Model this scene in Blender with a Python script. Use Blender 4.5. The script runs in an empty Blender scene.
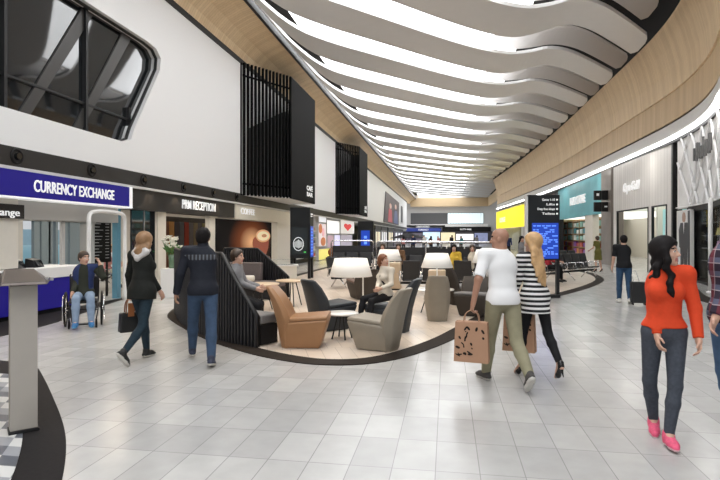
import bpy, bmesh, math, random
import numpy as np
from mathutils import Vector, Matrix
random.seed(7)
SC = bpy.context.scene
COL = SC.collection
PI = math.pi
# ---------------------------------------------------------------- camera model
FPX = 530.0; YAW = math.atan(87/530.0); EYE = 1.67
def ray(px, py):
    r = (px-360)/FPX; u = (236-py)/FPX
    return Vector((-math.sin(YAW)+r*math.cos(YAW), math.cos(YAW)+r*math.sin(YAW), u))
def G(px, py, z=0.0):
    d = ray(px, py); t = (z-EYE)/d.z
    return (d.x*t, d.y*t)
def WX(px, X):                       # Y where the column px meets the plane x = X
    d = ray(px, 236); return d.y*X/d.x
def DX(px, depth):                   # ground point of column px at a depth along the view
    d = ray(px, 236)*depth; return (d.x, d.y)

# ---------------------------------------------------------------- materials
MATS = {}
def mat(name, col, rough=0.5, metal=0.0, emit=0.0, noise=0.0, nscale=8.0, bump=0.0, spec=0.5, ecol=None):
    if name in MATS: return MATS[name]
    m = bpy.data.materials.new(name); m.use_nodes = True
    nt = m.node_tree; b = nt.nodes['Principled BSDF']
    c = (*col, 1.0)
    b.inputs['Base Color'].default_value = c
    b.inputs['Roughness'].default_value = rough
    b.inputs['Metallic'].default_value = metal
    b.inputs['Specular IOR Level'].default_value = min(spec, .2) if rough >= .65 else spec
    if emit:
        b.inputs['Emission Color'].default_value = (*(ecol or col), 1.0)
        b.inputs['Emission Strength'].default_value = emit
    tc = nt.nodes.new('ShaderNodeTexCoord')
    n = nt.nodes.new('ShaderNodeTexNoise'); n.inputs['Scale'].default_value = nscale
    n.inputs['Detail'].default_value = 3
    nt.links.new(tc.outputs['Object'], n.inputs['Vector'])
    if noise:
        mx = nt.nodes.new('ShaderNodeMix'); mx.data_type = 'RGBA'
        mx.inputs[6].default_value = tuple(max(0, x*(1-noise)) for x in col)+(1,)
        mx.inputs[7].default_value = tuple(min(1, x*(1+noise)) for x in col)+(1,)
        nt.links.new(n.outputs['Fac'], mx.inputs[0])
        nt.links.new(mx.outputs[2], b.inputs['Base Color'])
    if bump:
        bp = nt.nodes.new('ShaderNodeBump'); bp.inputs['Strength'].default_value = bump
        bp.inputs['Distance'].default_value = 0.01
        nt.links.new(n.outputs['Fac'], bp.inputs['Height'])
        nt.links.new(bp.outputs['Normal'], b.inputs['Normal'])
    MATS[name] = m
    return m
def nodes_of(m): return m.node_tree, m.node_tree.nodes['Principled BSDF']
def stripes(name, c1, c2, axis='Z', freq=10.0, duty=0.5, rough=0.6, offset=0.0, soft=0.02):
    """hard bands along one object axis"""
    if name in MATS: return MATS[name]
    m = mat(name, c1, rough); nt, b = nodes_of(m)
    tc = [n for n in nt.nodes if n.type == 'TEX_COORD'][0]
    s = nt.nodes.new('ShaderNodeSeparateXYZ'); nt.links.new(tc.outputs['Object'], s.inputs[0])
    def mathn(op, a, v):
        n = nt.nodes.new('ShaderNodeMath'); n.operation = op
        nt.links.new(a, n.inputs[0]); n.inputs[1].default_value = v; return n.outputs[0]
    v = mathn('MULTIPLY', s.outputs[axis], freq); v = mathn('ADD', v, offset+100.0); v = mathn('FRACT', v, 0)
    v = mathn('LESS_THAN', v, duty)
    mx = nt.nodes.new('ShaderNodeMix'); mx.data_type = 'RGBA'
    mx.inputs[6].default_value = (*c1, 1); mx.inputs[7].default_value = (*c2, 1)
    nt.links.new(v, mx.inputs[0]); nt.links.new(mx.outputs[2], b.inputs['Base Color'])
    return m
def wood_slats(name, c1, c2, axis='Y', freq=7.0, rough=0.45):
    """wood veneer in narrow strips along one object axis, each strip its own tone"""
    m = mat(name, c1, rough); nt, b = nodes_of(m)
    tc = [n for n in nt.nodes if n.type == 'TEX_COORD'][0]
    s = nt.nodes.new('ShaderNodeSeparateXYZ'); nt.links.new(tc.outputs['Object'], s.inputs[0])
    def mathn(op, a, v):
        n = nt.nodes.new('ShaderNodeMath'); n.operation = op
        nt.links.new(a, n.inputs[0]); n.inputs[1].default_value = v; return n.outputs[0]
    k = mathn('MULTIPLY', s.outputs[axis], freq)
    fl = mathn('FLOOR', k, 0)
    wn = nt.nodes.new('ShaderNodeTexWhiteNoise'); wn.noise_dimensions = '1D'; nt.links.new(fl, wn.inputs['W'])
    mp = nt.nodes.new('ShaderNodeMapping'); nt.links.new(tc.outputs['Object'], mp.inputs[0])
    mp.inputs['Scale'].default_value = (14, 14, 0.9)
    gr = nt.nodes.new('ShaderNodeTexNoise'); gr.inputs['Scale'].default_value = 1.0; gr.inputs['Detail'].default_value = 4
    nt.links.new(mp.outputs[0], gr.inputs['Vector'])
    ad = nt.nodes.new('ShaderNodeMath'); ad.operation = 'ADD'
    nt.links.new(mathn('MULTIPLY', wn.outputs['Value'], 0.45), ad.inputs[0]); nt.links.new(mathn('MULTIPLY', gr.outputs['Fac'], 0.6), ad.inputs[1])
    mx = nt.nodes.new('ShaderNodeMix'); mx.data_type = 'RGBA'
    mx.inputs[6].default_value = (*c1, 1); mx.inputs[7].default_value = (*c2, 1)
    nt.links.new(ad.outputs[0], mx.inputs[0])
    fr = mathn('FRACT', k, 0); gap = mathn('LESS_THAN', fr, 0.08)
    m2 = nt.nodes.new('ShaderNodeMix'); m2.data_type = 'RGBA'
    nt.links.new(mathn('MULTIPLY', gap, 0.45), m2.inputs[0])
    nt.links.new(mx.outputs[2], m2.inputs[6]); m2.inputs[7].default_value = tuple(x*0.4 for x in c1)+(1,)
    nt.links.new(m2.outputs[2], b.inputs['Base Color'])
    return m
def tiles(name, c1, c2, cm, w, hgt, ox=0.0, oy=0.0, rough=0.25, mortar=0.004, off=0.0, rot=0.0, nz=0.12):
    m = mat(name, c1, rough); nt, b = nodes_of(m)
    tc = [n for n in nt.nodes if n.type == 'TEX_COORD'][0]
    mp = nt.nodes.new('ShaderNodeMapping'); mp.inputs['Location'].default_value = (ox, oy, 0); mp.inputs['Rotation'].default_value = (0, 0, rot)
    nt.links.new(tc.outputs['Object'], mp.inputs[0])
    br = nt.nodes.new('ShaderNodeTexBrick'); br.offset = off; br.squash = 1.0
    br.inputs['Color1'].default_value = (*c1, 1); br.inputs['Color2'].default_value = (*c2, 1); br.inputs['Mortar'].default_value = (*cm, 1)
    br.inputs['Scale'].default_value = 1; br.inputs['Mortar Size'].default_value = mortar; br.inputs['Mortar Smooth'].default_value = 0.3
    br.inputs['Bias'].default_value = 0; br.inputs['Brick Width'].default_value = w; br.inputs['Row Height'].default_value = hgt
    nt.links.new(mp.outputs[0], br.inputs['Vector'])
    n = nt.nodes.new('ShaderNodeTexNoise'); n.inputs['Scale'].default_value = 5.0; n.inputs['Detail'].default_value = 5
    nt.links.new(tc.outputs['Object'], n.inputs['Vector'])
    hs = nt.nodes.new('ShaderNodeHueSaturation'); nt.links.new(br.outputs['Color'], hs.inputs['Color'])
    mr = nt.nodes.new('ShaderNodeMapRange'); mr.inputs[3].default_value = 1-nz; mr.inputs[4].default_value = 1+nz
    nt.links.new(n.outputs['Fac'], mr.inputs[0]); nt.links.new(mr.outputs[0], hs.inputs['Value'])
    nt.links.new(hs.outputs[0], b.inputs['Base Color'])
    return m

# ---------------------------------------------------------------- mesh builder
def chaikin(pts, n=2, closed=False):
    pts = [Vector(p) for p in pts]
    for _ in range(n):
        out = []
        L = len(pts)
        if not closed: out.append(pts[0])
        for i in range(L if closed else L-1):
            a, b = pts[i], pts[(i+1) % L]
            out += [a*0.75+b*0.25, a*0.25+b*0.75]
        if not closed: out.append(pts[-1])
        pts = out
    return pts
class MB:
    def __init__(s): s.v = []; s.f = []; s.m = []; s.sm = []
    def add(s, vs, fs, mi=0, smooth=False):
        b = len(s.v); s.v += [tuple(p) for p in vs]
        for f in fs: s.f.append(tuple(b+i for i in f)); s.m.append(mi); s.sm.append(smooth)
        return s
    def box(s, x0, y0, z0, x1, y1, z1, mi=0, M=None):
        x0, x1 = sorted((x0, x1)); y0, y1 = sorted((y0, y1)); z0, z1 = sorted((z0, z1))
        vs = [Vector((x, y, z)) for z in (z0, z1) for y in (y0, y1) for x in (x0, x1)]
        if M is not None: vs = [M @ p for p in vs]
        return s.add(vs, [(0, 2, 3, 1), (4, 5, 7, 6), (0, 1, 5, 4), (2, 6, 7, 3), (0, 4, 6, 2), (1, 3, 7, 5)], mi)
    def hexa(s, bot, top, mi=0):      # two quads (same winding, ccw from above) -> solid
        n = len(bot); vs = list(bot)+list(top)
        fs = [tuple(range(n-1, -1, -1)), tuple(range(n, 2*n))]+[(i, (i+1) % n, n+(i+1) % n, n+i) for i in range(n)]
        return s.add(vs, fs, mi)
    def prism(s, poly, axis, a0, a1, mi=0, M=None):   # poly of 2D points, extruded along axis
        def P(p, a):
            if axis == 'X': q = Vector((a, p[0], p[1]))
            elif axis == 'Y': q = Vector((p[0], a, p[1]))
            else: q = Vector((p[0], p[1], a))
            return M @ q if M is not None else q
        return s.hexa([P(p, a0) for p in poly], [P(p, a1) for p in poly], mi)
    def tube(s, path, r, n=8, mi=0, closed=False, r2=None):
        path = [Vector(p) for p in path]; L = len(path); rings = []
        up = None
        for i, p in enumerate(path):
            if closed: t = path[(i+1) % L]-path[i-1]
            else: t = path[min(i+1, L-1)]-path[max(i-1, 0)]
            t.normalize()
            if up is None:
                up = Vector((0, 0, 1)) if abs(t.z) < 0.9 else Vector((1, 0, 0))
            a = t.cross(up).normalized(); up = a.cross(t).normalized()
            rr = r if r2 is None else r+(r2-r)*i/(L-1)
            rings.append([p+(a*math.cos(2*PI*k/n)+up*math.sin(2*PI*k/n))*rr for k in range(n)])
        vs = [q for R in rings for q in R]; fs = []
        for i in range(L if closed else L-1):
            j = (i+1) % L
            fs += [(i*n+k, i*n+(k+1) % n, j*n+(k+1) % n, j*n+k) for k in range(n)]
        if not closed: fs += [tuple(range(n-1, -1, -1)), tuple((L-1)*n+k for k in range(n))]
        return s.add(vs, fs, mi, True)
    def lathe(s, prof, c=(0, 0, 0), n=24, mi=0, closed=False):
        vs = []; L = len(prof)
        for (r, z) in prof: vs += [(c[0]+r*math.cos(2*PI*k/n), c[1]+r*math.sin(2*PI*k/n), c[2]+z) for k in range(n)]
        fs = []
        for i in range(L if closed else L-1):
            j = (i+1) % L
            fs += [(i*n+k, i*n+(k+1) % n, j*n+(k+1) % n, j*n+k) for k in range(n)]
        if not closed:
            fs += [tuple(range(n-1, -1, -1)), tuple((L-1)*n+k for k in range(n))]
        return s.add(vs, fs, mi, True)
    def ball(s, c, r, mi=0, n=10, M=None):
        r = (r, r, r) if not hasattr(r, '__len__') else r
        prof = []; vs = []; fs = []; m = n//2+1
        for i in range(m+1):
            th = PI*i/m
            for k in range(n):
                p = Vector((r[0]*math.sin(th)*math.cos(2*PI*k/n), r[1]*math.sin(th)*math.sin(2*PI*k/n), -r[2]*math.cos(th)))
                if M is not None: p = M @ p
                vs.append(Vector(c)+p)
        for i in range(m): fs += [(i*n+k, i*n+(k+1) % n, (i+1)*n+(k+1) % n, (i+1)*n+k) for k in range(n)]
        return s.add(vs, fs, mi, True)
    def ribbon(s, A, B, th, mi=0):    # solid sheet between polylines A and B (lists of 3D), thickness downwards
        L = len(A); vs = []
        for a, b in zip(A, B):
            a = Vector(a); b = Vector(b); d = Vector((0, 0, th)); vs += [a, b, b-d, a-d]
        fs = []
        for i in range(L-1):
            for k in range(4):
                fs.append((i*4+k, (i+1)*4+k, (i+1)*4+(k+1) % 4, i*4+(k+1) % 4))
        fs += [(0, 1, 2, 3), tuple((L-1)*4+k for k in (3, 2, 1, 0))]
        return s.add(vs, fs, mi)
    def build(s, name, mats, parent=None, bevel=0.0, seg=2, smooth=None, loc=None):
        me = bpy.data.meshes.new(name)
        me.from_pydata(s.v, [], s.f)
        if not isinstance(mats, (list, tuple)): mats = [mats]
        for m in mats: me.materials.append(m)
        me.polygons.foreach_set('material_index', s.m)
        me.polygons.foreach_set('use_smooth', s.sm if smooth is None else [smooth]*len(s.f))
        bm = bmesh.new(); bm.from_mesh(me)
        bmesh.ops.remove_doubles(bm, verts=bm.verts, dist=1e-5)
        bmesh.ops.recalc_face_normals(bm, faces=bm.faces)
        if bevel:
            es = [e for e in bm.edges if len(e.link_faces) == 2 and e.calc_face_angle(0) > 0.5]
            bmesh.ops.bevel(bm, geom=es, offset=bevel, segments=seg, affect='EDGES', profile=0.5, clamp_overlap=True)
        bm.to_mesh(me); bm.free(); me.update()
        o = bpy.data.objects.new(name, me); COL.objects.link(o)
        if parent is not None: o.parent = parent
        if loc is not None: o.location = loc
        return o
def tag(o, label, cat, group=None):
    o['label'] = label; o['category'] = cat
    if group: o['group'] = group
    return o
def struct(o): o['kind'] = 'structure'; return o
def thing(name, label, cat, loc=(0, 0, 0), rz=0.0, group=None):
    o = bpy.data.objects.new(name, None); COL.objects.link(o)
    o.location = loc; o.rotation_euler = (0, 0, rz); o.empty_display_size = 0.1
    return tag(o, label, cat, group)
def copy_tree(root, loc, rz, label=None, group=None):
    r = root.copy(); COL.objects.link(r); r.location = loc; r.rotation_euler = (0, 0, rz)
    if label: r['label'] = label
    if group: r['group'] = group
    def rec(src, dst):
        for ch in list(src.children):
            c = ch.copy(); COL.objects.link(c); c.parent = dst; rec(ch, c)
    rec(root, r)
    return r
def letters(txt, loc, size, face, m, parent=None, ext=0.01, bold=0.0, width=None, align='LEFT', name='lettering', shear=0.0):
    """raised letters; face '+X' left wall, '-X' right wall, '-Y' towards the viewer, or an angle about Z"""
    cu = bpy.data.curves.new(name, 'FONT'); cu.body = txt; cu.size = size; cu.extrude = ext; cu.offset = bold
    cu.align_x = align; cu.materials.append(m); cu.resolution_u = 3; cu.shear = shear
    o = bpy.data.objects.new(name, cu); COL.objects.link(o)
    rz = {'+X': PI/2, '-X': -PI/2, '-Y': 0.0}.get(face, face)
    o.rotation_euler = (PI/2, 0, rz); o.location = loc
    if width:
        bpy.context.view_layer.update()
        w = o.dimensions.x
        if w > 1e-4: o.scale.x = width/w
    bpy.context.view_layer.update()
    me = bpy.data.meshes.new_from_object(o.evaluated_get(bpy.context.evaluated_depsgraph_get())); me.name = name
    q = bpy.data.objects.new(name, me); COL.objects.link(q); q.rotation_euler = o.rotation_euler; q.location = o.location; q.scale = o.scale
    bpy.data.objects.remove(o); bpy.data.curves.remove(cu)
    q.name = name
    if parent is not None: q.parent = parent
    return q

# ---------------------------------------------------------------- palette
M_white = mat('white_plaster', (.80, .80, .80), .6, noise=.05, nscale=60, bump=.15)
M_trimblk = mat('black_trim', (.012, .011, .011), .5, spec=.2)
M_dark = mat('dark_fascia', (.024, .021, .019), .45, spec=.3, noise=.15, nscale=3)
M_char = mat('charcoal_metal', (.016, .016, .017), .45, spec=.3)
M_grey = mat('light_grey_panel', (.66, .65, .63), .5, noise=.04, nscale=4)
M_wood = wood_slats('pale_oak_strips', (.64, .46, .26), (.88, .69, .45), 'Y', 7.0)
M_wood2 = wood_slats('oak_strips_lower', (.50, .345, .185), (.72, .54, .33), 'Y', 7.0)
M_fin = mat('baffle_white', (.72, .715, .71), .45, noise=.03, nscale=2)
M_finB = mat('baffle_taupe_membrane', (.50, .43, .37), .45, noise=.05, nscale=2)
def _membrane():
    nt, b = nodes_of(M_finB); o = [n for n in nt.nodes if n.type == 'OUTPUT_MATERIAL'][0]
    t = nt.nodes.new('ShaderNodeBsdfTranslucent'); t.inputs[0].default_value = (.9, .9, .9, 1)
    m = nt.nodes.new('ShaderNodeMixShader'); m.inputs[0].default_value = .55
    nt.links.new(b.outputs[0], m.inputs[1]); nt.links.new(t.outputs[0], m.inputs[2]); nt.links.new(m.outputs[0], o.inputs[0])
_membrane()
M_void = mat('ceiling_void', (.02, .018, .017), .8)
M_chrome = mat('chrome', (.75, .75, .76), .18, 1.0)
M_steel = mat('brushed_steel', (.50, .50, .51), .35, 1.0, noise=.1, nscale=30)
M_wht = mat('white_paint', (.82, .81, .79), .4)
M_letter = mat('lit_white_letters', (.80, .80, .80), .5, emit=.45)
M_led = mat('led_strip', (1, 1, 1), .4, emit=5.0)
M_cream = mat('cream_stone', (.74, .69, .60), .35, noise=.06, nscale=6)
M_glassd = mat('dark_glass', (.012, .014, .016), .04, 0.0, spec=1.0)
# ================================================================ SETTING
# floor ----------------------------------------------------------------
fx, _ = G(435, 480); _, fy = G(420, 470)
M_floor = tiles('stone_floor_tiles', (.40, .395, .385), (.49, .482, .468), (.27, .265, .26), .31, .555, -fx, -fy, rough=.22)
mb = MB(); mb.box(-14, -8, -.2, 16, 130, 0)
struct(mb.build('floor', M_floor))
# seating island -------------------------------------------------------
isl_px = [(165, 315), (172, 322), (200, 338), (240, 352), (280, 361), (320, 366), (370, 365), (410, 357), (450, 342), (470, 330), (500, 312), (540, 301), (580, 291), (600, 284), (606, 279)]
isl = [Vector((*G(*p), 0)) for p in isl_px]
isl += [Vector(p) for p in ((6.5, 25.2, 0), (6.1, 28, 0), (5.0, 34, 0), (3.6, 46, 0), (2.5, 60, 0), (0, 70, 0), (-4, 70, 0), (-6.0, 60, 0), (-6.3, 45, 0), (-6.4, 30, 0), (-6.4, 18, 0), (-6.4, 12, 0))]
isl = chaikin(isl, 2, True)
def inset(poly, d):
    out = []; n = len(poly)
    for i, p in enumerate(poly):
        t = (poly[(i+1) % n]-poly[i-1]).normalized(); out.append(p+Vector((-t.y, t.x, 0))*d)
    return out
inn = inset(isl, .30)
M_island = tiles('island_plank_tiles', (.60, .50, .41), (.72, .62, .52), (.36, .29, .23), .22, 1.3, rough=.3, off=.5, rot=-.35, nz=.1)
mb = MB(); mb.prism([(p.x, p.y) for p in inn], 'Z', -.05, .012)
struct(mb.build('floor_island', M_island))
M_band = mat('dark_bronze_band', (.028, .022, .018), .7, spec=.1, noise=.2, nscale=5)
mb = MB(); n = len(isl)
vs = [(p.x, p.y, .014) for p in isl]+[(p.x, p.y, .014) for p in inn]+[(p.x, p.y, -.03) for p in isl]+[(p.x, p.y, -.03) for p in inn]
fs = []
for i in range(n):
    j = (i+1) % n
    fs += [(i, j, n+j, n+i), (2*n+i, 2*n+j, j, i), (n+i, n+j, 3*n+j, 3*n+i), (2*n+j, 2*n+i, 3*n+i, 3*n+j)]
mb.add(vs, fs); struct(mb.build('trim_1', M_band))
# threshold band at the left shops and the patterned floor by the kiosk ----
bd_px = [(130, 297), (100, 307), (65, 320), (34, 329)]
bd = [Vector((*G(*p), 0)) for p in bd_px]+[Vector((-7.3, 7.2, 0)), Vector((-6.1, 6.2, 0))]+[Vector((*G(*p), 0)) for p in ((35, 363), (45, 380), (55, 402), (64, 425), (67, 447), (63, 480), (50, 520), (10, 600))]
bd = chaikin(bd, 3)
mb = MB(); mb.prism([(p.x, p.y) for p in bd]+[(-3, -2), (-8.6, -2), (-8.6, 14.0), (bd[0].x, 14.0)], 'Z', -.05, .008)
struct(mb.build('floor_threshold', mat('dark_granite', (.020, .018, .018), .7, spec=.1, noise=.25, nscale=30)))
def cubes_mat():
    """rhombic tumbling-block pattern in three greys"""
    m = mat('tumbling_block_tiles', (.3, .3, .3), .3); nt, b = nodes_of(m)
    tc = [n for n in nt.nodes if n.type == 'TEX_COORD'][0]
    s = nt.nodes.new('ShaderNodeSeparateXYZ'); nt.links.new(tc.outputs['Object'], s.inputs[0])
    def mn(op, a, c=0.0, d=None):
        n = nt.nodes.new('ShaderNodeMath'); n.operation = op
        for k, q in enumerate((a, c)):
            if isinstance(q, float) or isinstance(q, int): n.inputs[k].default_value = q
            else: nt.links.new(q, n.inputs[k])
        return n.outputs[0]
    S = 1/.16
    fl = []
    for ang in (90, 210, 330):
        ax, ay = math.cos(math.radians(ang))*S, math.sin(math.radians(ang))*S
        d = mn('ADD', mn('MULTIPLY', s.outputs['X'], ax), mn('MULTIPLY', s.outputs['Y'], ay))
        fl.append(mn('FLOOR', d))
    t = mn('ADD', mn('ADD', fl[0], fl[1]), fl[2])
    d1 = mn('SUBTRACT', fl[0], fl[1]); d1 = mn('ADD', d1, 300.0)
    md = mn('MODULO', d1, 3.0)
    cr = nt.nodes.new('ShaderNodeValToRGB'); cr.color_ramp.interpolation = 'CONSTANT'
    e = cr.color_ramp.elements; e[0].position = 0; e[0].color = (.10, .11, .13, 1); e[1].position = .34; e[1].color = (.30, .31, .33, 1)
    q = e.new(.67); q.color = (.62, .62, .60, 1)
    nt.links.new(mn('DIVIDE', mn('ADD', md, .2), 3.0), cr.inputs[0]); nt.links.new(cr.outputs[0], b.inputs['Base Color'])
    return m
bi = [Vector((p.x-.30, p.y-.12, 0)) for p in bd if p.y < 5.5]
mb = MB(); mb.prism([(p.x, p.y) for p in bi]+[(-3.6, -2), (-8.3, -2), (-8.3, 6.0), (-5.2, 5.6)], 'Z', -.04, .012)
struct(mb.build('floor_patterned', cubes_mat()))

# left wall --------------------------------------------------------------
XW = -8.4
win = [(-4, 4.15), (12.75, 4.15)]+[(13.1, 4.28), (13.25, 4.6), (14.55, 6.6), (14.6, 6.95), (14.35, 7.15), (13.9, 7.2)]+[(-4, 7.2)]
out = [(-6, 7.2)]+[(13.9, 7.2), (14.35, 7.15), (14.6, 6.95), (14.55, 6.6), (13.25, 4.6), (13.1, 4.28), (12.75, 4.15), (-6, 4.15), (-6, 3.42), (112, 3.42), (112, 8.78), (-6, 8.78)]
mb = MB(); mb.prism(out, 'X', XW-.35, XW)
struct(mb.build('wall_left', M_white))
mb = MB(); mb.box(XW-.3, -6, 8.78, XW+.03, 112, 8.98); struct(mb.build('trim_2', M_trimblk))
# big dark window: frame, mullions, pane ------------------------------------
wo = struct(MB().prism([(-5.9, 4.05), (12.9, 4.05), (13.4, 4.4), (14.75, 6.6), (14.7, 7.1), (14.3, 7.3), (-5.9, 7.3)], 'X', XW-.36, XW-.30).build('window_1', M_glassd))
fr = MB()
edge = [(-5.9, 4.15), (12.75, 4.15), (13.1, 4.28), (13.25, 4.6), (14.55, 6.6), (14.6, 6.95), (14.35, 7.15), (13.9, 7.2), (-5.9, 7.2)]
fr.tube([(XW-.16, y, z) for y, z in edge], .05, 6)
fr.build('window_frame', M_char, wo)
mu = MB()
for y in (1.5, 4.2, 6.6, 9.2, 11.6, 13.35):
    mu.box(XW-.30, y-.04, 4.15, XW-.2, y+.04, 7.2 if y < 13 else 5.2)
mu.box(XW-.30, -5.9, 4.85, XW-.24, 13.4, 4.9)
mu.build('window_mullion', M_char, wo)
inn_ = MB()
for y in (3.0, 5.2, 7.4, 9.6, 11.2):
    inn_.hexa([(XW-.30, y, 4.2), (XW-.30, y+.28, 4.2), (XW-.26, y+.28, 4.2), (XW-.26, y, 4.2)], [(XW-.30, y+1.9, 7.15), (XW-.30, y+2.3, 7.15), (XW-.26, y+2.3, 7.15), (XW-.26, y+1.9, 7.15)])
inn_.build('window_brace', mat('bronze_brace', (.045, .042, .040), .4, .2), wo)
# dark bulkhead band, cornice lip and fascia
mb = MB(); mb.box(XW-.35, -6, 3.02, XW+.02, 112, 3.42); struct(mb.build('trim_3', M_dark))
mb = MB(); mb.box(XW-.35, -6, 2.97, XW+.06, 112, 3.03); struct(mb.build('trim_4', M_grey))
mb = MB(); mb.box(XW-.5, 13.0, 2.40, XW-.02, 20.2, 2.97); struct(mb.build('trim_5', M_dark))
mb = MB(); mb.box(-13, -6, 3.0, XW-.3, 112, 3.15); struct(mb.build('ceiling_shops', M_grey))
mb = MB(); mb.box(-13.2, -6, 0, -12.9, 112, 3.0); struct(mb.build('wall_shops', mat('shop_back_wall', (.55, .52, .48), .6)))
# oak cove between wall and ceiling
cv = [(XW+.0, 8.95), (-8.25, 9.25), (-7.9, 9.6), (-7.4, 9.85), (-7.0, 9.98)]
mb = MB(); mb.prism(cv+[(-7.0, 10.2), (-8.7, 10.2), (-8.7, 8.95)], 'Y', -6, 121); struct(mb.build('wall_cove', M_wood))
mb = MB()
mb.box(-7.02, -6, 9.9, -6.9, 120, 10.5); struct(mb.build('trim_6', M_char))
# ceiling -----------------------------------------------------------------
mb = MB(); mb.box(-9, -10, 11.3, 12, 130, 11.5); struct(mb.build('ceiling', M_void))
M_sky = mat('skylight_glow', (1, 1, 1), .5, emit=3.4, ecol=(.96, .98, 1.0))
mb = MB(); mb.box(-6.5, -10, 11.0, 3.4, 122, 11.15); struct(mb.build('ceiling_skylight', M_sky))
# baffles
far = chaikin([(-6.75, 14.5, 0), (-6.7, 18, 0), (-6.62, 20.2, 0), (-6.1, 23.4, 0), (-5.0, 25.2, 0), (-2.9, 27.5, 0), (.17, 30.9, 0), (1.95, 32.5, 0), (2.86, 32.9, 0), (3.67, 32.4, 0), (4.5, 31.5, 0), (5.5, 32.1, 0), (6.8, 33.7, 0), (8.6, 36.1, 0)], 2)
# right bulkhead ------------------------------------------------------------
rp = [(7.3, 9.0), (7.2, 12), (7.25, 14.2), (7.5, 16.0), (8.3, 18.2), (8.85, 20.6), (9.15, 23.5), (9.2, 27), (9.2, 34), (9.2, 42), (9.0, 50), (8.5, 62), (7.9, 72), (7.35, 81)]
rpc = chaikin([(x, y, 0) for x, y in rp], 2)
def offs(path, d):
    out = []
    for i, p in enumerate(path):
        t = (path[min(i+1, len(path)-1)]-path[max(i-1, 0)]).normalized()
        out.append(p+Vector((t.y, -t.x, 0))*d)      # positive = away from the hall
    return out
def wall_strip(name, prof, mats, m_of=None, kind=True, path=None):
    """sweep a cross-section prof [(offset, z)...] (closed) along the bulkhead path"""
    path = path or rpc; L = len(prof); vs = []; fs = []; mi = []
    rows = [offs(path, d) for d, z in prof]
    for i in range(len(path)):
        for k, (d, z) in enumerate(prof): q = rows[k][i]; vs.append((q.x, q.y, z))
    mb = MB()
    for i in range(len(path)-1):
        for k in range(L):
            fs.append((i*L+k, (i+1)*L+k, (i+1)*L+(k+1) % L, i*L+(k+1) % L))
    fs += [tuple(range(L)), tuple((len(path)-1)*L+k for k in range(L-1, -1, -1))]
    mb.add(vs, fs, 0, False)
    return struct(mb.build(name, mats))
wall_strip('wall_right', [(0, 6.38), (0.02, 7.6), (.5, 7.6), (.5, 6.38)], M_wood2)
wall_strip('wall_right_upper', [(-.05, 7.58), (-.12, 8.4), (-.32, 9.2), (-.62, 9.98), (.5, 10.4), (.5, 7.58)], M_wood)
wall_strip('trim_7', [(.06, 6.26), (.06, 6.40), (.5, 6.40), (.5, 6.26)], M_trimblk)
wall_strip('trim_8', [(-.06, 5.74), (-.02, 6.28), (.5, 6.28), (.5, 5.74)], M_grey)
wall_strip('trim_9', [(-.10, 5.66), (-.10, 5.74), (.4, 5.74), (.4, 5.66)], M_led)
wall_strip('trim_10', [(.04, 5.50), (.04, 5.63), (.4, 5.63), (.4, 5.50)], M_char)
PITCH = 4.95
def lerp(a, b, t): return a+(b-a)*t
def sstep(x, a, b):
    t = min(1, max(0, (x-a)/(b-a))); return t*t*(3-2*t)
def path_x(y):
    y = min(max(y, rpc[0].y), rpc[-1].y)
    for a, b in zip(rpc, rpc[1:]):
        if a.y <= y <= b.y: return lerp(a.x, b.x, (y-a.y)/(b.y-a.y+1e-9))
    return rpc[-1].x
def baffle(kind, xmax):
    A = []; B = []
    pts = [p for p in far if p.x < xmax]
    last = [p for p in far if p.x >= xmax]
    if last and pts: q = pts[-1].lerp(last[0], (xmax-pts[-1].x)/(last[0].x-pts[-1].x)); pts.append(q)
    for p in pts:
        x = p.x; s = sstep(x, 2.2, 5.0)
        if kind == 'A':
            near, fr_ = -2.95+.95*s, 0.0
            z0, z1 = 10.12+.02*s, 10.12-.06*s
        else:
            if x < 2.0: continue
            near, fr_ = 0.14+.36*s, 1.92+.30*s
            z0, z1 = 10.36-.22*s, 10.34-.28*s
        A.append((x, p.y+near, z0)); B.append((x, p.y+fr_, z1))
    ta, tb = Vector(A[-1]), Vector(B[-1])
    for k, q in ((.5, .25), (.8, .55)):
        A.append(tuple(ta.lerp(tb, q*.75)+Vector((.28*k, .02*k, 0)))); B.append(tuple(tb.lerp(ta, q*.25)+Vector((.28*k, .02*k, 0))))
    mb = MB(); mb.ribbon(A, B, .14)
    return mb
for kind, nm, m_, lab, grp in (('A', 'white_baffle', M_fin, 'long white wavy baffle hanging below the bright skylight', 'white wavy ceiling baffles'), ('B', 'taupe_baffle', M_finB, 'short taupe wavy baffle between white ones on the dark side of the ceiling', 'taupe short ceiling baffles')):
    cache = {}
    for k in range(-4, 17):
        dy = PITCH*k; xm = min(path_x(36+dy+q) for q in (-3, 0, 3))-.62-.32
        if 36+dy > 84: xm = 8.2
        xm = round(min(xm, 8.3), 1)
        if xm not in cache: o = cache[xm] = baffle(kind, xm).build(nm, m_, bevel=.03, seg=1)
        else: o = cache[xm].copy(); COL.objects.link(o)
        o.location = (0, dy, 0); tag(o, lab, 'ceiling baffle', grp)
mb = MB(); mb.box(-8.2, 120, 8.3, 9, 121.5, 10.2); mb.box(9.0, 81, 8.3, 9.3, 120, 10.2)
struct(mb.build('wall_end_cornice', M_wood))
mb = MB(); mb.box(-12.9, 122, 0, 14, 122.4, 11); struct(mb.build('wall_end', mat('end_wall_white', (.62, .61, .60), .6)))
mb = MB(); mb.box(-8.2, 121.7, 4.3, 8, 122, 6.9); struct(mb.build('trim_11', mat('end_wall_dark', (.09, .09, .095), .5)))
wn = struct(MB().box(.2, 121.5, 4.5, 8, 121.8, 6.8).build('window_2', mat('clerestory_glow', (.72, .86, .92), .4, emit=.75)))
mu = MB()
for k in range(14): mu.box(.2+k*.6-.05, 121.4, 4.5, .2+k*.6+.05, 121.5, 6.8)
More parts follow.
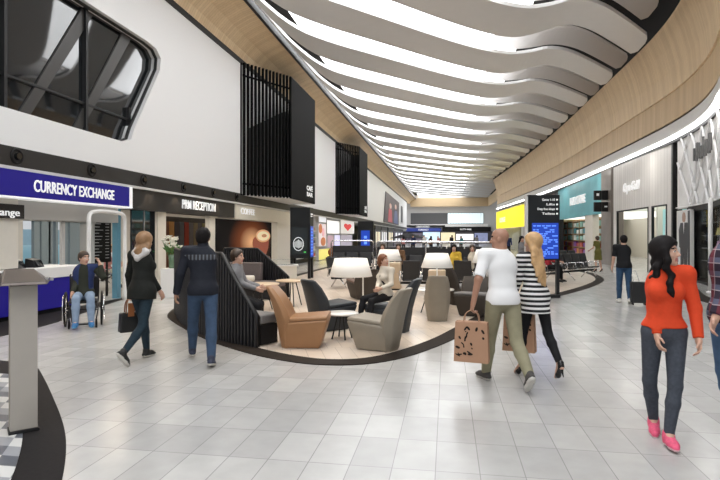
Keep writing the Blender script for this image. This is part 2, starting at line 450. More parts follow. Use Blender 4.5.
mu.build('window_frame', M_wht, wn)
mb = MB(); mb.box(-8.2, 120.6, 3.75, 9, 122, 4.35); struct(mb.build('trim_12', M_wht))
mb = MB(); mb.box(15, -8, 0, 15.3, 122, 6); struct(mb.build('wall_right_shops', mat('right_shop_back', (.70, .68, .62), .6)))
mb = MB(); mb.box(9.3, 9, 5.7, 15, 82, 5.9); struct(mb.build('ceiling_right_shops', M_wht))
# ================================================================ LEFT SHOPS
def zat(py, depth): return EYE+(236-py)*depth/FPX
def dep(x, y): return -x*math.sin(YAW)+y*math.cos(YAW)
def emi(name, col, s=1.0): return mat(name, col, .4, emit=s)
M_blue = mat('deep_blue_sign', (.014, .010, .16), .35, emit=.22, ecol=(.02, .012, .33), spec=.2)
M_teal = mat('teal_glass', (.13, .43, .49), .4, spec=.25, noise=.15, nscale=1.2)
M_screen = mat('blue_display', (.01, .03, .2), .3, spec=.2, emit=.5, ecol=(.03, .10, .75))
M_screenL = mat('blue_display_rows', (.1, .25, .8), .2, emit=.9, ecol=(.16, .34, .95))
# currency exchange sign
t = thing('shop_sign', 'long deep blue backlit currency exchange sign over the left counter', 'sign', (XW, 0, 0))
MB().box(-.30, 1.0, 2.44, .10, 12.86, 2.96).build('sign_board', M_blue, t)
mb = MB(); mb.box(-.30, 1.0, 2.41, .115, 12.98, 2.445); mb.box(-.3, 12.86, 2.41, .115, 12.98, 2.97); mb.build('sign_edge', M_letter, t)
letters('CURRENCY EXCHANGE', (.105, WX(29, XW), 2.58), 0.34, '+X', M_letter, t, .012, .004, width=WX(110, XW)-WX(29, XW))
# small dark sign beneath
t = thing('hanging_sign', 'small charcoal exchange sign below the blue sign at the left edge', 'sign', (XW-.1, 0, 0))
MB().box(-.1, 6.5, 2.02, 0, 9.55, 2.30).build('sign_board', M_dark, t)
letters('Exchange', (.01, 8.42, 2.07), .2, '+X', M_letter, t, .008, .001, width=.98)
# exchange shop interior
M_panel = mat('exchange_pale_panel', (.66, .62, .55), .4, noise=.05)
struct(MB().box(XW-.45, -3, 1.02, XW-.15, 9.45, 2.42).build('wall_exchange_panel', M_panel))
struct(MB().box(XW-.5, 9.5, 2.02, XW-.25, 12.9, 2.42).build('trim_13', mat('grey_pelmet', (.50, .49, .47), .4)))
mb = MB()
for y in (9.5, 11.05, 12.1): mb.box(XW-.47, y-.05, 0, XW-.40, y+.05, 2.1)
mb.box(XW-.47, 9.45, 2.0, XW-.40, 12.2, 2.06)
wp = struct(mb.build('window_3', mat('shopfront_frame', (.50, .49, .48), .35)))
M_glass = mat('clear_glass', (.97, .99, 1.0), .02, spec=.3)
nt, b = nodes_of(M_glass); b.inputs['Transmission Weight'].default_value = 1.0; b.inputs['IOR'].default_value = 1.02
MB().box(XW-.44, 9.55, 1.0, XW-.43, 12.05, 2.0).build('pane', M_glass, wp)
# lectern info board and glass portal
t = thing('door_frame', 'rounded pale metal portal frame beside the currency exchange window', 'door frame', (XW+.02, 0, 0))
ya, yb = WX(88, XW), WX(124, XW)
pth = chaikin([(0, ya, 0), (0, ya, 1.9), (0, ya, 2.22), (0, ya+.35, 2.28), (0, yb-.35, 2.28), (0, yb, 2.22), (0, yb, 1.9), (0, yb, 0)], 2)
MB().tube(pth, .05, 8).build('tube_frame', M_wht, t)
MB().box(-.02, ya+.1, .05, 0, yb-.1, 2.2).build('pane', M_glass, t)
t = thing('rate_board', 'tall black board with rows of white and red exchange rates inside the portal', 'board', (XW-.9, 0, 0))
ra, rb = WX(91, XW-.9), WX(111, XW-.9)
MB().box(-.08, ra, .95, 0, rb, 2.12).build('board', M_trimblk, t)
mb = MB(); mr = MB()
for k in range(12):
    z = 2.0-.085*k
    mb.box(0, ra+.10, z-.009, .008, ra+.10+random.uniform(.2, .5), z+.009); mb.box(0, rb-.25, z-.009, .008, rb-.10, z+.009)
    if k in (4, 6, 9): mr.box(0, ra+.03, z-.02, .008, ra+.08, z+.02)
mb.build('rate_text', mat('board_text', (.45, .45, .45), .5, emit=.15), t); mr.build('rate_mark', emi('red_mark', (.8, .03, .05)), t)
mb = MB(); mb.box(-.06, ra+.1, 0, -.02, ra+.16, .95); mb.box(-.06, rb-.16, 0, -.02, rb-.1, .95); mb.build('leg', M_char, t)
# counter
t = thing('service_counter', 'blue fronted currency counter with pale stone top behind the wheelchair', 'counter', (-8.45, 0, 0))
MB().box(-.8, 5.0, .1, 0, 11.15, .76).build('front_panel', M_blue, t)
MB().box(-.85, 5.0, .76, .05, 11.2, 1.0).build('worktop', M_wht, t, bevel=.015)
MB().box(-.75, 5.0, 0.008, -.05, 11.1, .1).build('plinth', M_trimblk, t)
for k, yy in enumerate((9.55, 10.05)):
    t = thing('card_terminal', ('black card terminal on the blue counter nearer the kiosk', 'black card terminal on the blue counter nearer the wheelchair user')[k], 'terminal', (-8.7, yy, 1.0), .25, 'counter terminals')
    MB().prism([(-.12, 0), (.12, 0), (.05, .16), (-.1, .2)], 'Y', -.18, .18).build('body', M_char, t, bevel=.01)
    MB().hexa([(.128, -.14, .02), (.128, .14, .02), (.063, .14, .15), (.063, -.14, .15)], [(.133, -.14, .02), (.133, .14, .02), (.068, .14, .15), (.068, -.14, .15)]).build('screen', M_glassd, t)
# window in the back wall of the exchange, an aircraft outside
for o in [o for o in bpy.data.objects if o.name == 'wall_shops']: bpy.data.objects.remove(o)
y0, y1 = WX(20, -13), WX(84, -13)
mb = MB(); mb.box(-13.2, -6, 0, -12.9, y0, 3.0); mb.box(-13.2, y1, 0, -12.9, 112, 3.0); mb.box(-13.2, y0, 2.15, -12.9, y1, 3.0); mb.box(-13.2, y0, 0, -12.9, y1, .4)
struct(mb.build('wall_shops', mat('shop_back_wall', (.55, .52, .48), .6)))
mu = MB()
for px, w_ in ((37, .12), (46, .20), (51, .1), (57, .05), (66, .08), (75, .25)): y = WX(px, -12.95); mu.box(-13.05, y-w_, .4, -12.95, y+w_, 2.15)
struct(mu.build('window_4', mat('grey_mullion', (.22, .27, .30), .4)))
M_aero = mat('aircraft_blue', (.30, .62, .74), .4)
t = thing('aircraft', 'pale blue aircraft fuselage with dark windows outside the exchange window', 'aircraft', (-19, 17, -1.25))
mb = MB()
prof = [(-16, .3), (-15, 1.4), (-12, 2.1), (12, 2.1), (16, 1.2)]
vs = []; fs = []
for y, r in prof: vs += [(r*math.cos(2*PI*k/24), y, r*math.sin(2*PI*k/24)+.4) for k in range(24)]
for i in range(4): fs += [(i*24+k, i*24+(k+1) % 24, (i+1)*24+(k+1) % 24, (i+1)*24+k) for k in range(24)]
fs += [tuple(range(24)), tuple(range(96, 120))]
mb.add(vs, fs, 0, True); mb.build('fuselage', M_aero, t)
mb = MB()
for k in range(20): mb.ball((1.75, -9+k*.75, 1.55), (.06, .10, .16), 0, 8)
mb.build('porthole', M_char, t)
struct(MB().box(-40, 0, -.3, -13.2, 45, -.25).build('ground_apron', mat('apron_concrete', (.32, .36, .38), .7)))
struct(MB().box(-60, -20, -3, -58, 120, 2.6).build('horizon_terminal', mat('far_terminal_grey', (.34, .50, .58), .7, noise=.3, nscale=.4)))
# reception front -------------------------------------------------------------
letters_y0, letters_y1 = WX(182, XW), WX(215, XW)
t = thing('reception_sign', 'white PRM reception lettering on the dark fascia', 'sign', (XW, 0, 0))
letters('PRM RECEPTION', (.0, letters_y0, 2.56), .42, '+X', M_letter, t, .015, .001, width=letters_y1-letters_y0)
t = thing('sliding_door', 'dark glazed sliding doors under the reception fascia', 'door', (XW-.2, 0, 0))
ya, yb = WX(132, XW-.2), WX(155, XW-.2)
MB().box(-.06, ya, 0, 0, (ya+yb)/2-.02, 2.4).build('door_leaf', M_glassd, t)
MB().box(-.06, (ya+yb)/2+.02, 0, 0, yb, 2.4).build('door_leaf', M_glassd, t)
MB().box(-.03, (ya+yb)/2-.02, 0, .02, (ya+yb)/2+.02, 2.4).build('door_stile', M_steel, t)
struct(MB().box(XW-.45, WX(127.5, XW), 0, XW-.3, WX(131, XW), 2.42).build('trim_14', mat('blue_glass_fin', (.10, .26, .36), .2)))
for k, (pa_, pb_) in enumerate(((158, 166), (209.5, 217.5))):
    y0, y1 = WX(pa_, XW-.15), WX(pb_, XW-.15)
    struct(MB().box(XW-.32, y0, 0, XW-.15, y1, 2.42).build('column_%d' % (k+1), M_cream))
t = thing('brochure_rack', 'tall rack of red, grey and olive panels behind the reception counter', 'rack', (XW-1.6, 0, 0))
ya, yb = WX(165, XW-1.6), WX(211, XW-1.6)
MB().box(-.4, ya-.1, 0, -.2, yb+.1, 2.4).build('rack_back', M_dark, t)
cols = [(.16, .06, .03), (.45, .22, .06), (.05, .05, .06), (.10, .12, .14), (.42, .05, .03), (.20, .22, .24), (.35, .33, .22), (.14, .16, .20), (.38, .40, .20), (.20, .24, .34)]
for k, c in enumerate(cols):
    y0 = lerp(ya, yb, k/10); y1 = lerp(ya, yb, (k+.86)/10)
    MB().box(-.2, y0, .3, -.02, y1, 2.2).build('panel', mat('rack_panel_%d' % k, c, .5), t)
# flowers
vx, vy = XW+.9, WX(172, XW+.9)
t = thing('pedestal', 'white square pedestal carrying the flower vase', 'pedestal', (vx, vy, 0)); MB().box(-.22, -.22, 0, .22, .22, .78).build('block', M_wht, t, bevel=.01)
t = thing('flower_vase', 'glass vase of white lilies at the reception entrance', 'vase', (vx, vy, .78))
MB().lathe([(.07, 0), (.09, .02), (.08, .2), (.11, .38), (.10, .38), (.07, .2), (.06, .03)], n=16).build('vase', mat('green_glass', (.12, .2, .12), .1), t)
mb = MB(); st = MB()
for k in range(30):
    a = random.uniform(0, 2*PI); r = random.uniform(.02, .26); z = .55+random.uniform(0, .34)-r*.3
    p = (r*math.cos(a), r*math.sin(a), z)
    for j in range(5):
        b_ = 2*PI*j/5+a; Mx = Matrix.Rotation(b_, 3, 'Z') @ Matrix.Rotation(.9, 3, 'Y')
        mb.ball(Vector(p)+Mx @ Vector((0, 0, .035)), (.018, .012, .05), 0, 6, Mx)
    st.tube([(0, 0, .2), (p[0]*.6, p[1]*.6, .42), p], .006, 4)
mb.build('blossom', mat('lily_white', (.85, .83, .72), .5), t)
for k in range(16):
    a = random.uniform(0, 2*PI); Mx = Matrix.Rotation(a, 3, 'Z') @ Matrix.Rotation(random.uniform(.5, 1.3), 3, 'Y')
    st.ball(Vector((0, 0, .4))+Mx @ Vector((0, 0, .16)), (.03, .008, .16), 0, 6, Mx)
st.build('foliage', mat('leaf_green', (.10, .22, .06), .5), t)
# coffee shop -------------------------------------------------------------------
ya, yc, yb = WX(235, XW), WX(277, XW), WX(291, XW)
cp = MB(); cp.box(-.35, ya, 2.36, .02, yb, 2.95); cp.box(-.35, yc, 0, .02, yb, 2.36)
t = thing('coffee_portal', 'cream portal frame of the coffee shop with white lettering', 'shopfront', (XW, 0, 0)); cp.build('portal', M_cream, t)
letters('COFFEE', (.025, WX(240, XW), 2.58), .36, '+X', M_letter, t, .02, .001, width=WX(254, XW)-WX(240, XW))
t = thing('coffee_poster', 'dark wall poster of a steaming red coffee cup on saucer', 'poster', (XW-.12, 0, 0))
ya, yb = WX(216, XW-.12), WX(271.5, XW-.12)
mp_ = mat('poster_print', (.02, .012, .01), .7, spec=.1); nt, b = nodes_of(mp_)
tc = [n for n in nt.nodes if n.type == 'TEX_COORD'][0]
mp = nt.nodes.new('ShaderNodeMapping'); mp.vector_type = 'TEXTURE'; mp.inputs['Location'].default_value = (0, WX(252, XW-.12), 1.42); mp.inputs['Scale'].default_value = (9, 2.6, 1.25)
gr = nt.nodes.new('ShaderNodeTexGradient'); gr.gradient_type = 'SPHERICAL'
nt.links.new(tc.outputs['Object'], mp.inputs[0]); nt.links.new(mp.outputs[0], gr.inputs[0])
cr = nt.nodes.new('ShaderNodeValToRGB'); e = cr.color_ramp.elements
e[0].position = 0; e[0].color = (.004, .003, .003, 1); e[1].position = 1; e[1].color = (.72, .40, .20, 1); q = e.new(.45); q.color = (.13, .035, .012, 1)
nt.links.new(gr.outputs['Fac'], cr.inputs[0]); nt.links.new(cr.outputs[0], b.inputs['Base Color']); nt.links.new(cr.outputs[0], b.inputs['Emission Color']); b.inputs['Emission Strength'].default_value = .5
MB().box(-.06, ya, .1, 0, yb, 2.33).build('print', mp_, t)
def disc_y(mb, cy, cz, ry, rz_, x0, x1, n=28, mi=0):
    mb.prism([(cy+ry*math.cos(2*PI*k/n), cz+rz_*math.sin(2*PI*k/n)) for k in range(n)], 'X', x0, x1, mi)
cy = WX(263, XW-.12); d0 = dep(XW, cy); zc = zat(238.5, d0)
mb = MB(); mb.prism([(cy-.85, zc+.08), (cy+.85, zc+.12), (cy+.72, zc-.45), (cy+.40, zc-.75), (cy-.30, zc-.78), (cy-.66, zc-.45)], 'X', .002, .012)
disc_y(mb, cy-1.0, zc-.2, .36, .26, .002, .010)
mb.build('printed_cup', emi('cup_red', (.30, .05, .02), .25), t)
mb = MB(); disc_y(mb, cy, zc+.12, .98, .30, .012, .018); mb.build('printed_rim', emi('cup_rim', (.72, .42, .2), .3), t)
mb = MB(); disc_y(mb, cy, zc+.12, .82, .22, .018, .023); mb.build('printed_foam', emi('cup_foam', (.86, .68, .45), .4), t)
mb = MB(); disc_y(mb, cy+.1, zc+.13, .35, .08, .023, .027); mb.build('printed_latte_art', emi('latte_art', (.45, .22, .1), .3), t)
mb = MB(); disc_y(mb, cy-.05, zc-.95, 1.1, .16, .002, .008); mb.build('printed_saucer', emi('saucer_dark', (.08, .02, .012), .2), t)
mb = MB(); disc_y(mb, WX(247.5, XW), zat(253, 24), .13, .10, .002, .008); mb.build('printed_badge', emi('badge_pale', (.75, .6, .5), .4), t)
# display shelf between coffee and pylon
t = thing('display_shelf', 'narrow lit shelf of colourful goods beside the coffee portal', 'shelf', (XW-.3, 0, 0))
ya, yb = WX(291.5, XW-.3), WX(315, XW-.3)
MB().box(-.4, ya, 0, -.3, yb, 2.32).build('back_panel', M_dark, t)
for k in range(5): MB().box(-.3, ya, .3+.42*k, .1, yb, .34+.42*k).build('shelf', M_wht, t)
pal = [(.55, .10, .05), (.75, .60, .12), (.12, .25, .14), (.70, .68, .62), (.35, .12, .06), (.55, .35, .15), (.10, .10, .12)]
for k in range(5):
    for j in range(6):
        y0 = lerp(ya, yb, (j+.08)/6); y1 = lerp(ya, yb, (j+.9)/6)
        c = pal[(k*3+j*2+j*j) % 7]
        tag(MB().box(0, y0, .34+.42*k, .28, y1, .34+.42*k+random.uniform(.18, .27)).build('goods_box', mat('goods_%d' % ((k*3+j*2+j*j) % 7), c, .5), None, loc=(XW-.55, 0, .004)), 'coloured carton on the narrow shelf beside the coffee portal', 'box', 'cartons by the coffee portal')
t = thing('shop_sign', 'small black and white sign box between coffee portal and pylon', 'sign', (XW, 0, 0))
MB().box(-.3, WX(291.5, XW), 2.42, .05, WX(295, XW), 2.95).build('dark_end', M_char, t); MB().box(-.3, WX(295, XW), 2.36, .05, WX(305, XW), 2.95).build('sign_board', emi('white_lightbox', (.85, .85, .82), .5), t)
# slatted boxes ------------------------------------------------------------------
M_blk = mat('black_slat', (.005, .005, .0055), .7, spec=.08)
def slat_box(y0, label):
    t = thing('slatted_fin_box', label, 'slatted box', (0, y0, 0), 0, 'black slatted boxes on the upper left wall')
    P0 = Vector((XW+.03, 0, 0)); P1 = Vector((-6.93, 2.3, 0)); zb, zt = 3.36, 8.86
    mb = MB(); mb.hexa([(-6.99, 2.3, zb), (-6.93, 2.3, zb), (-6.93, 6.7, zb), (-6.99, 6.7, zb)], [(-6.99, 2.3, zt), (-6.93, 2.3, zt), (-6.93, 6.7, zt), (-6.99, 6.7, zt)])
    mb.box(XW+.03, 6.62, zb, -6.93, 6.7, zt)
    mb.build('side_panel', M_blk, t)
    n = 15; d = (P1-P0).normalized()
    for k in range(n):
        p = P0.lerp(P1, k/(n-1)); w_ = .034; nn = Vector((d.y, -d.x, 0))*.10
        a, b_ = p-d*w_, p+d*w_
        q = [a, b_, b_-nn, a-nn]
        MB().hexa([v+Vector((0, 0, zb)) for v in q], [v+Vector((0, 0, zt)) for v in q]).build('slat', M_blk, t)
    mb = MB()
    for z in (3.8, 8.3): MB().hexa([P0+Vector((0, .14, z)), P1+Vector((-.05, .14, z)), P1+Vector((-.05, .22, z)), P0+Vector((0, .22, z))], [P0+Vector((0, .14, z+.08)), P1+Vector((-.05, .14, z+.08)), P1+Vector((-.05, .22, z+.08)), P0+Vector((0, .22, z+.08))]).build('rail', M_blk, t)
    mb.hexa([(XW+.04, .2, zb), (-7.0, 2.3, zb), (-7.0, 6.62, zb), (XW+.04, 6.62, zb)], [(XW+.04, .2, zb+.05), (-7.0, 2.3, zb+.05), (-7.0, 6.62, zb+.05), (XW+.04, 6.62, zb+.05)])
    mb.build('soffit', M_grey, t)
    MB().hexa([(XW+.04, .9, zb+.06), (-7.35, 2.7, zb+.06), (-7.35, 6.3, zb+.06), (XW+.04, 6.3, zb+.06)], [(XW+.04, .9, 6.3), (-7.35, 2.7, 7.4), (-7.35, 6.3, 7.4), (XW+.04, 6.3, 6.3)]).build('inner_unit', mat('plant_unit', (.05, .05, .052), .5, noise=.4, nscale=6), t)
    letters('CAFÉ', (-6.925, 5.0, 3.98), .34, '+X', M_letter, t, .006, .006, width=1.15); letters('BAR', (-6.925, 5.0, 3.68), .30, '+X', M_letter, t, .006, .006, width=1.15)
    return t
slat_box(20.75, 'large black slatted box on the white upper wall above the coffee portal')
slat_box(39.6, 'smaller looking black slatted box farther along the upper wall above the heart sign')
# downlights in the bulkhead band
for k, px in enumerate((16, 91, 143, 183, 213, 236)):
    y = WX(px, XW)
    t = thing('downlight', ['round black spotlight in the dark band above the exchange small sign', 'round black spotlight in the dark band above the word exchange', 'round black spotlight in the dark band past the blue sign end', 'round black spotlight in the dark band above the word PRM', 'round black spotlight in the dark band above the word reception', 'round black spotlight in the dark band under the white wall by the slats'][k], 'spotlight', (XW+.02, y, 3.24), 0, 'spotlights in the dark band')
    MB().tube([(.0, .14*math.cos(2*PI*a/20), .14*math.sin(2*PI*a/20)) for a in range(20)], .028, 6, closed=True).build('ring', M_trimblk, t)
    mb = MB(); mb.prism([(.07*math.cos(2*PI*a/14), .07*math.sin(2*PI*a/14)) for a in range(14)], 'X', 0, .06); mb.build('lens', M_glassd, t)
# heart shop light boxes ----------------------------------------------------------
def lbox(px0, px1, py0, py1, col, label, st=.8, X=XW-.1, name='light_box', extra=None):
    y0, y1 = WX(px0, X), WX(px1, X); d = dep(X, (y0+y1)/2); z1, z0 = zat(py0, d), max(.05, zat(py1, d))
    t = thing(name, label, 'light box', (X, 0, 0), 0, 'light boxes along the heart shop')
    MB().box(-.2, y0, z0, 0, y1, z1).build('print', emi('lb_%02d%02d%02d' % tuple(int(c*99) for c in col), col, st), t)
    mb = MB(); mb.box(-.20, y0-.03, z0-.03, .02, y0, z1+.04); mb.box(-.21, y1, z0-.03, .02, y1+.03, z1+.03); mb.box(-.21, y0-.03, z1, .02, y1+.03, z1+.03); mb.box(-.20, y0-.03, z0-.03, .02, y1+.03, z0); mb.build('frame', M_grey, t)
    return t, y0, y1, z0, z1
struct(MB().box(XW-1.2, 33.4, 0, XW-1.0, 50, 3.0).build('wall_heart_shop', mat('heart_shop_back', (.45, .43, .42), .5, noise=.3, nscale=1.5)))
lbox(318.6, 326, 212, 222, (.75, .78, .82), 'pale printed light box at the top of the heart shop', .6)
lbox(327, 339.3, 221, 233.4, (.85, .85, .83), 'plain white light box beside the red heart sign', .8)
t, y0, y1, z0, z1 = lbox(340.5, 354, 221, 233.5, (.72, .70, .68), 'grey light box with a large red heart', .6)
hp = []
for k in range(40):
    a = 2*PI*k/40; hp.append(((y0+y1)/2+1.45/16*16*math.sin(a)**3*(y1-y0)/5.2, (z0+z1)/2+.03+(13*math.cos(a)-5*math.cos(2*a)-2*math.cos(3*a)-math.cos(4*a))/16*.36))
MB().prism(hp, 'X', .002, .02).build('heart', emi('heart_red', (.75, .02, .03), .5), t)
lbox(334.4, 339.9, 235, 248.4, (.62, .60, .85), 'narrow lavender light box left of the shirt display', .7)
lbox(341, 352, 235, 247.6, (.42, .38, .46), 'grey and purple clothing light box under the heart', .5)
lbox(338, 353, 249.6, 260, (.85, .85, .42), 'pale yellow light box at floor level under the lavender one', .8)
lbox(318.6, 332, 248.8, 261, (.80, .72, .18), 'golden yellow light box at floor level by the pylon', .7)
lbox(327.3, 333.3, 235.5, 247, (.45, .30, .36), 'dark pink print light box below the plain white one', .5)
t, y0, y1, z0, z1 = lbox(318.4, 326, 224, 246, (.72, .62, .62), 'large art print light box with brown and pink shapes', .5)
mb = MB(); disc_y(mb, lerp(y0, y1, .25), lerp(z0, z1, .78), (y1-y0)*.2, .32, .002, .02); disc_y(mb, lerp(y0, y1, .6), lerp(z0, z1, .2), (y1-y0)*.3, .3, .002, .02); mb.build('printed_shape', emi('art_brown', (.50, .16, .05), .4), t)
mb = MB(); disc_y(mb, lerp(y0, y1, .6), lerp(z0, z1, .62), (y1-y0)*.14, .30, .002, .025); mb.build('printed_shape', emi('art_pink', (.85, .45, .50), .4), t)
t = thing('orange_pouffe', 'rust orange rounded sofa on the heart shop floor', 'sofa', (-7.6, 36, 0))
MB().ball((0, 0, .55), (.5, 1.3, .42), 0, 16).build('cushion', mat('rust_fabric', (.42, .15, .05), .8), t); MB().box(-.4, -1.0, 0, .4, 1.0, .3).build('base', M_char, t, bevel=.03)
# shopfronts farther along
far_shops = [(375, 380.5, (.03, .03, .035), 'dark far shopfront directly past the second pylon'), (381, 387, (.16, .14, .13), 'far shopfront with brown clothing display'), (388, 393, (.05, .045, .05), 'dark far shopfront under the hanging banner'), (394, 403, (.10, .08, .12), 'last dim shopfront before the white wall ends')]
for k, (a, b_, c, lab) in enumerate(far_shops):
    y0, y1 = WX(a, XW-.05), WX(b_, XW-.05); t = thing('shopfront', lab, 'shopfront', (XW-.05, 0, 0))
    MB().box(-.3, y0, 0, 0, y1, 2.95).build('facade', mat('farshop_%d' % k, c, .4, noise=.6, nscale=.6), t)
    for j in range(3):
        yy = lerp(y0, y1, .15+.3*j); MB().box(0, yy, .9, .03, yy+(y1-y0)*.14, 2.2).build('display_light', emi('shop_glow_%d' % (k % 2), ((.85, .75, .55), (.75, .75, .8))[k % 2], .7), t)
    MB().box(0, y0, 2.45, .06, y1, 2.9).build('fascia', M_dark, t)
# wall banner
t = thing('wall_banner', 'tall fashion poster banner high on the far left wall', 'banner', (XW+.06, 0, 0))
bn = [(WX(383, XW), 3.55), (WX(398, XW), 3.55), (WX(398.5, XW), 7.5), (WX(385, XW), 7.8)]
MB().prism(bn, 'X', 0, .06).build('print', mat('banner_print', (.10, .08, .09), .5, noise=.5, nscale=.35), t)
mb = MB(); ya, yb = bn[0][0], bn[1][0]
mb.prism([(lerp(ya, yb, .22), 3.7), (lerp(ya, yb, .5), 3.7), (lerp(ya, yb, .46), 5.6), (lerp(ya, yb, .28), 5.7)], 'X', .06, .08); mb.build('printed_dress', emi('banner_red', (.45, .07, .09), .15), t)
mb = MB(); disc_y(mb, lerp(ya, yb, .38), 6.1, 1.6, .4, .06, .08); disc_y(mb, lerp(ya, yb, .75), 6.4, 1.5, .4, .06, .08); mb.build('printed_face', emi('banner_skin', (.6, .42, .35), .15), t)
mb = MB(); mb.prism([(lerp(ya, yb, .6), 3.7), (lerp(ya, yb, .92), 3.7), (lerp(ya, yb, .86), 5.8), (lerp(ya, yb, .66), 5.8)], 'X', .06, .08); mb.build('printed_suit', emi('banner_blue', (.08, .10, .22), .15), t)
t = thing('projecting_sign', 'slim grey blank sign on the far end of the left wall', 'panel', (XW+.05, WX(401.5, XW), 4.2)); MB().box(0, -1.5, 0, .1, 1.5, 3).build('panel', mat('slate_panel', (.2, .2, .21), .4), t)
# pylons ---------------------------------------------------------------------------
def pylon(loc, w, d, z0, z1, label, kind):
    t = thing('sign_pylon', label, 'sign pylon', (*loc, 0))
    MB().box(-w/2, 0, z0, w/2, d, z1).build('cabinet', mat('pylon_black', (.016, .018, .020), .45, spec=.25), t, bevel=.01)
    for sx in (-1, 1):
        for yy in (.03, d-.13): MB().box(sx*(w/2-.05)-.05, yy, 0, sx*(w/2-.05)+.05, yy+.1, z0).build('leg', M_char, t)
    return t
x1, y1 = G(300, 279)
t = pylon((x1, y1), .80, .55, .80, 2.78, 'tall black sign pylon with round white emblem beside the coffee portal', 0)
mb = MB()
mb.box(.40, .07, .86, .412, .48, 2.05); mb.build('screen', M_screen, t)
mb = MB()
for k in range(9): mb.box(.412, .10+.02*(k % 3), .95+.12*k, .416, .42-.05*(k % 2), 1.0+.12*k)
mb.build('screen_text', M_screenL, t)
mb = MB(); mb.box(-.32, -.008, .95, .28, 0, 2.0); mb.build('front_panel', mat('pylon_panel', (.03, .038, .042), .25), t)
mb = MB(); n = 24
for r0, r1 in ((.19, .215),): 
    for k in range(n):
        a, b_ = 2*PI*k/n, 2*PI*(k+1)/n
        mb.hexa([(-.06+r0*math.cos(a), -.02, 1.36+1.25*r0*math.sin(a)), (-.06+r1*math.cos(a), -.02, 1.36+1.25*r1*math.sin(a)), (-.06+r1*math.cos(b_), -.02, 1.36+1.25*r1*math.sin(b_)), (-.06+r0*math.cos(b_), -.02, 1.36+1.25*r0*math.sin(b_))], [(-.06+r0*math.cos(a), -.008, 1.36+1.25*r0*math.sin(a)), (-.06+r1*math.cos(a), -.008, 1.36+1.25*r1*math.sin(a)), (-.06+r1*math.cos(b_), -.008, 1.36+1.25*r1*math.sin(b_)), (-.06+r0*math.cos(b_), -.008, 1.36+1.25*r0*math.sin(b_))])
for k in range(-3, 4): mb.box(-.06+k*.048-.012, -.02, 1.36-.17+abs(k)*.02, -.06+k*.048+.012, -.008, 1.36+.17-abs(k)*.03)
mb.build('emblem', mat('emblem_white', (.75, .80, .82), .4, emit=.35), t)
MB().box(.16, -.02, 1.02, .24, -.008, 1.07).build('arrow', emi('green_mark', (.05, .5, .08), .6), t)
mb = MB(); mb.box(.40, .1, 2.5, .41, .42, 2.55); mb.box(.40, .1, 2.42, .41, .34, 2.46); mb.build('lettering', M_letter, t)
x1, y1 = DX(365.5, 37)
t = pylon((x1, y1), 1.1, .5, .5, 2.7, 'second black sign pylon with blue screen in front of the heart shop', 0)
MB().box(-.32, -.02, .8, .30, 0, 2.05).build('screen', M_screen, t)
mb = MB()
for z in (1.1, 1.5): mb.box(-.1, -.025, z, .1, -.02, z+.18)
mb.build('screen_text', M_screenL, t)
x1, y1 = G(544, 298)
t = thing('sign_pylon', 'tall black frame pylon with blue flight screen behind the blonde woman', 'sign pylon', (x1, y1, 0), .12)
w = .42
MB().box(-w, 0, 1.02, w, .16, 2.78).build('cabinet', mat('pylon_black', (.016, .018, .020), .45, spec=.25), t, bevel=.01)
MB().box(-w-.06, .02, 1.0, -w, .18, 2.74).build('cabinet_side', M_grey, t)
for sx in (-1, 1): MB().box(sx*(w-.04)-.04, .02, .02, sx*(w-.04)+.04, .14, 1.02).build('leg', M_char, t)
MB().box(-w-.3, -.05, .012, w, .2, .09).build('base_bar', M_char, t)
MB().box(-w+.10, -.01, 1.06, w-.04, 0, 2.02).build('screen', M_screen, t)
mb = MB()
for k in range(16):
    z = 1.12+.054*k; x = -w+.13
    while x < w-.12:
        l = random.uniform(.05, .16)
        if random.random() < .7: mb.box(x, -.014, z, min(x+l, w-.06), -.01, z+.026)
        x += l+.03
mb.build('screen_text', M_screenL, t)
for k, (s_, wd) in enumerate((('Gates 1-10', .34), ('Lifts', .22), ('Duty free shops', .46), ('Toilets', .34))):
    letters(s_, (w-.13, -.004, 2.62-.125*k), .085, '-Y', M_letter, t, .004, .001, width=wd, align='RIGHT')
for k in range(4): MB().prism([(w-.075+.026*math.cos(2*PI*a/12), 2.645-.125*k+.026*math.sin(2*PI*a/12)) for a in range(12)], 'Y', -.008, 0).build('pictogram', M_letter, t)
# end wall shops ----------------------------------------------------------------
t = thing('shop_sign', 'long blue sign on the far end wall above the parasol', 'sign', (0, 120.5, 0)); xa, xb = DX(406, 120)[0], DX(441, 120)[0]
MB().box(xa, -.1, 2.7, xb, 0, 3.45).build('sign_board', mat('far_blue', (.03, .05, .25), .4, emit=.3), t)
letters('CURRENCY', ((xa+xb)/2-1.2, -.12, 2.9), .5, '-Y', M_letter, t, .01, .01, width=2.4)
t = thing('shop_sign', 'black sign strip with white words just above the far blue sign', 'sign', (0, 120.5, 0))
MB().box(xa-.5, -.1, 3.72, xb+.9, .02, 4.1).build('sign_board', M_trimblk, t); letters('CURRENCY EXCHANGE', (DX(416, 120)[0], -.12, 3.6), .5, '-Y', M_letter, t, .01, .01, width=3.0)
t = thing('shop_sign', 'black sign on the far end wall right of the blue one', 'sign', (0, 120.5, 0)); xc = DX(490, 120)[0]
MB().box(xb+.3, -.1, 2.7, xc, 0, 3.7).build('sign_board', M_trimblk, t); letters('DUTY FREE', (DX(460, 120)[0], -.12, 3.0), .45, '-Y', M_letter, t, .01, .01, width=2.4)
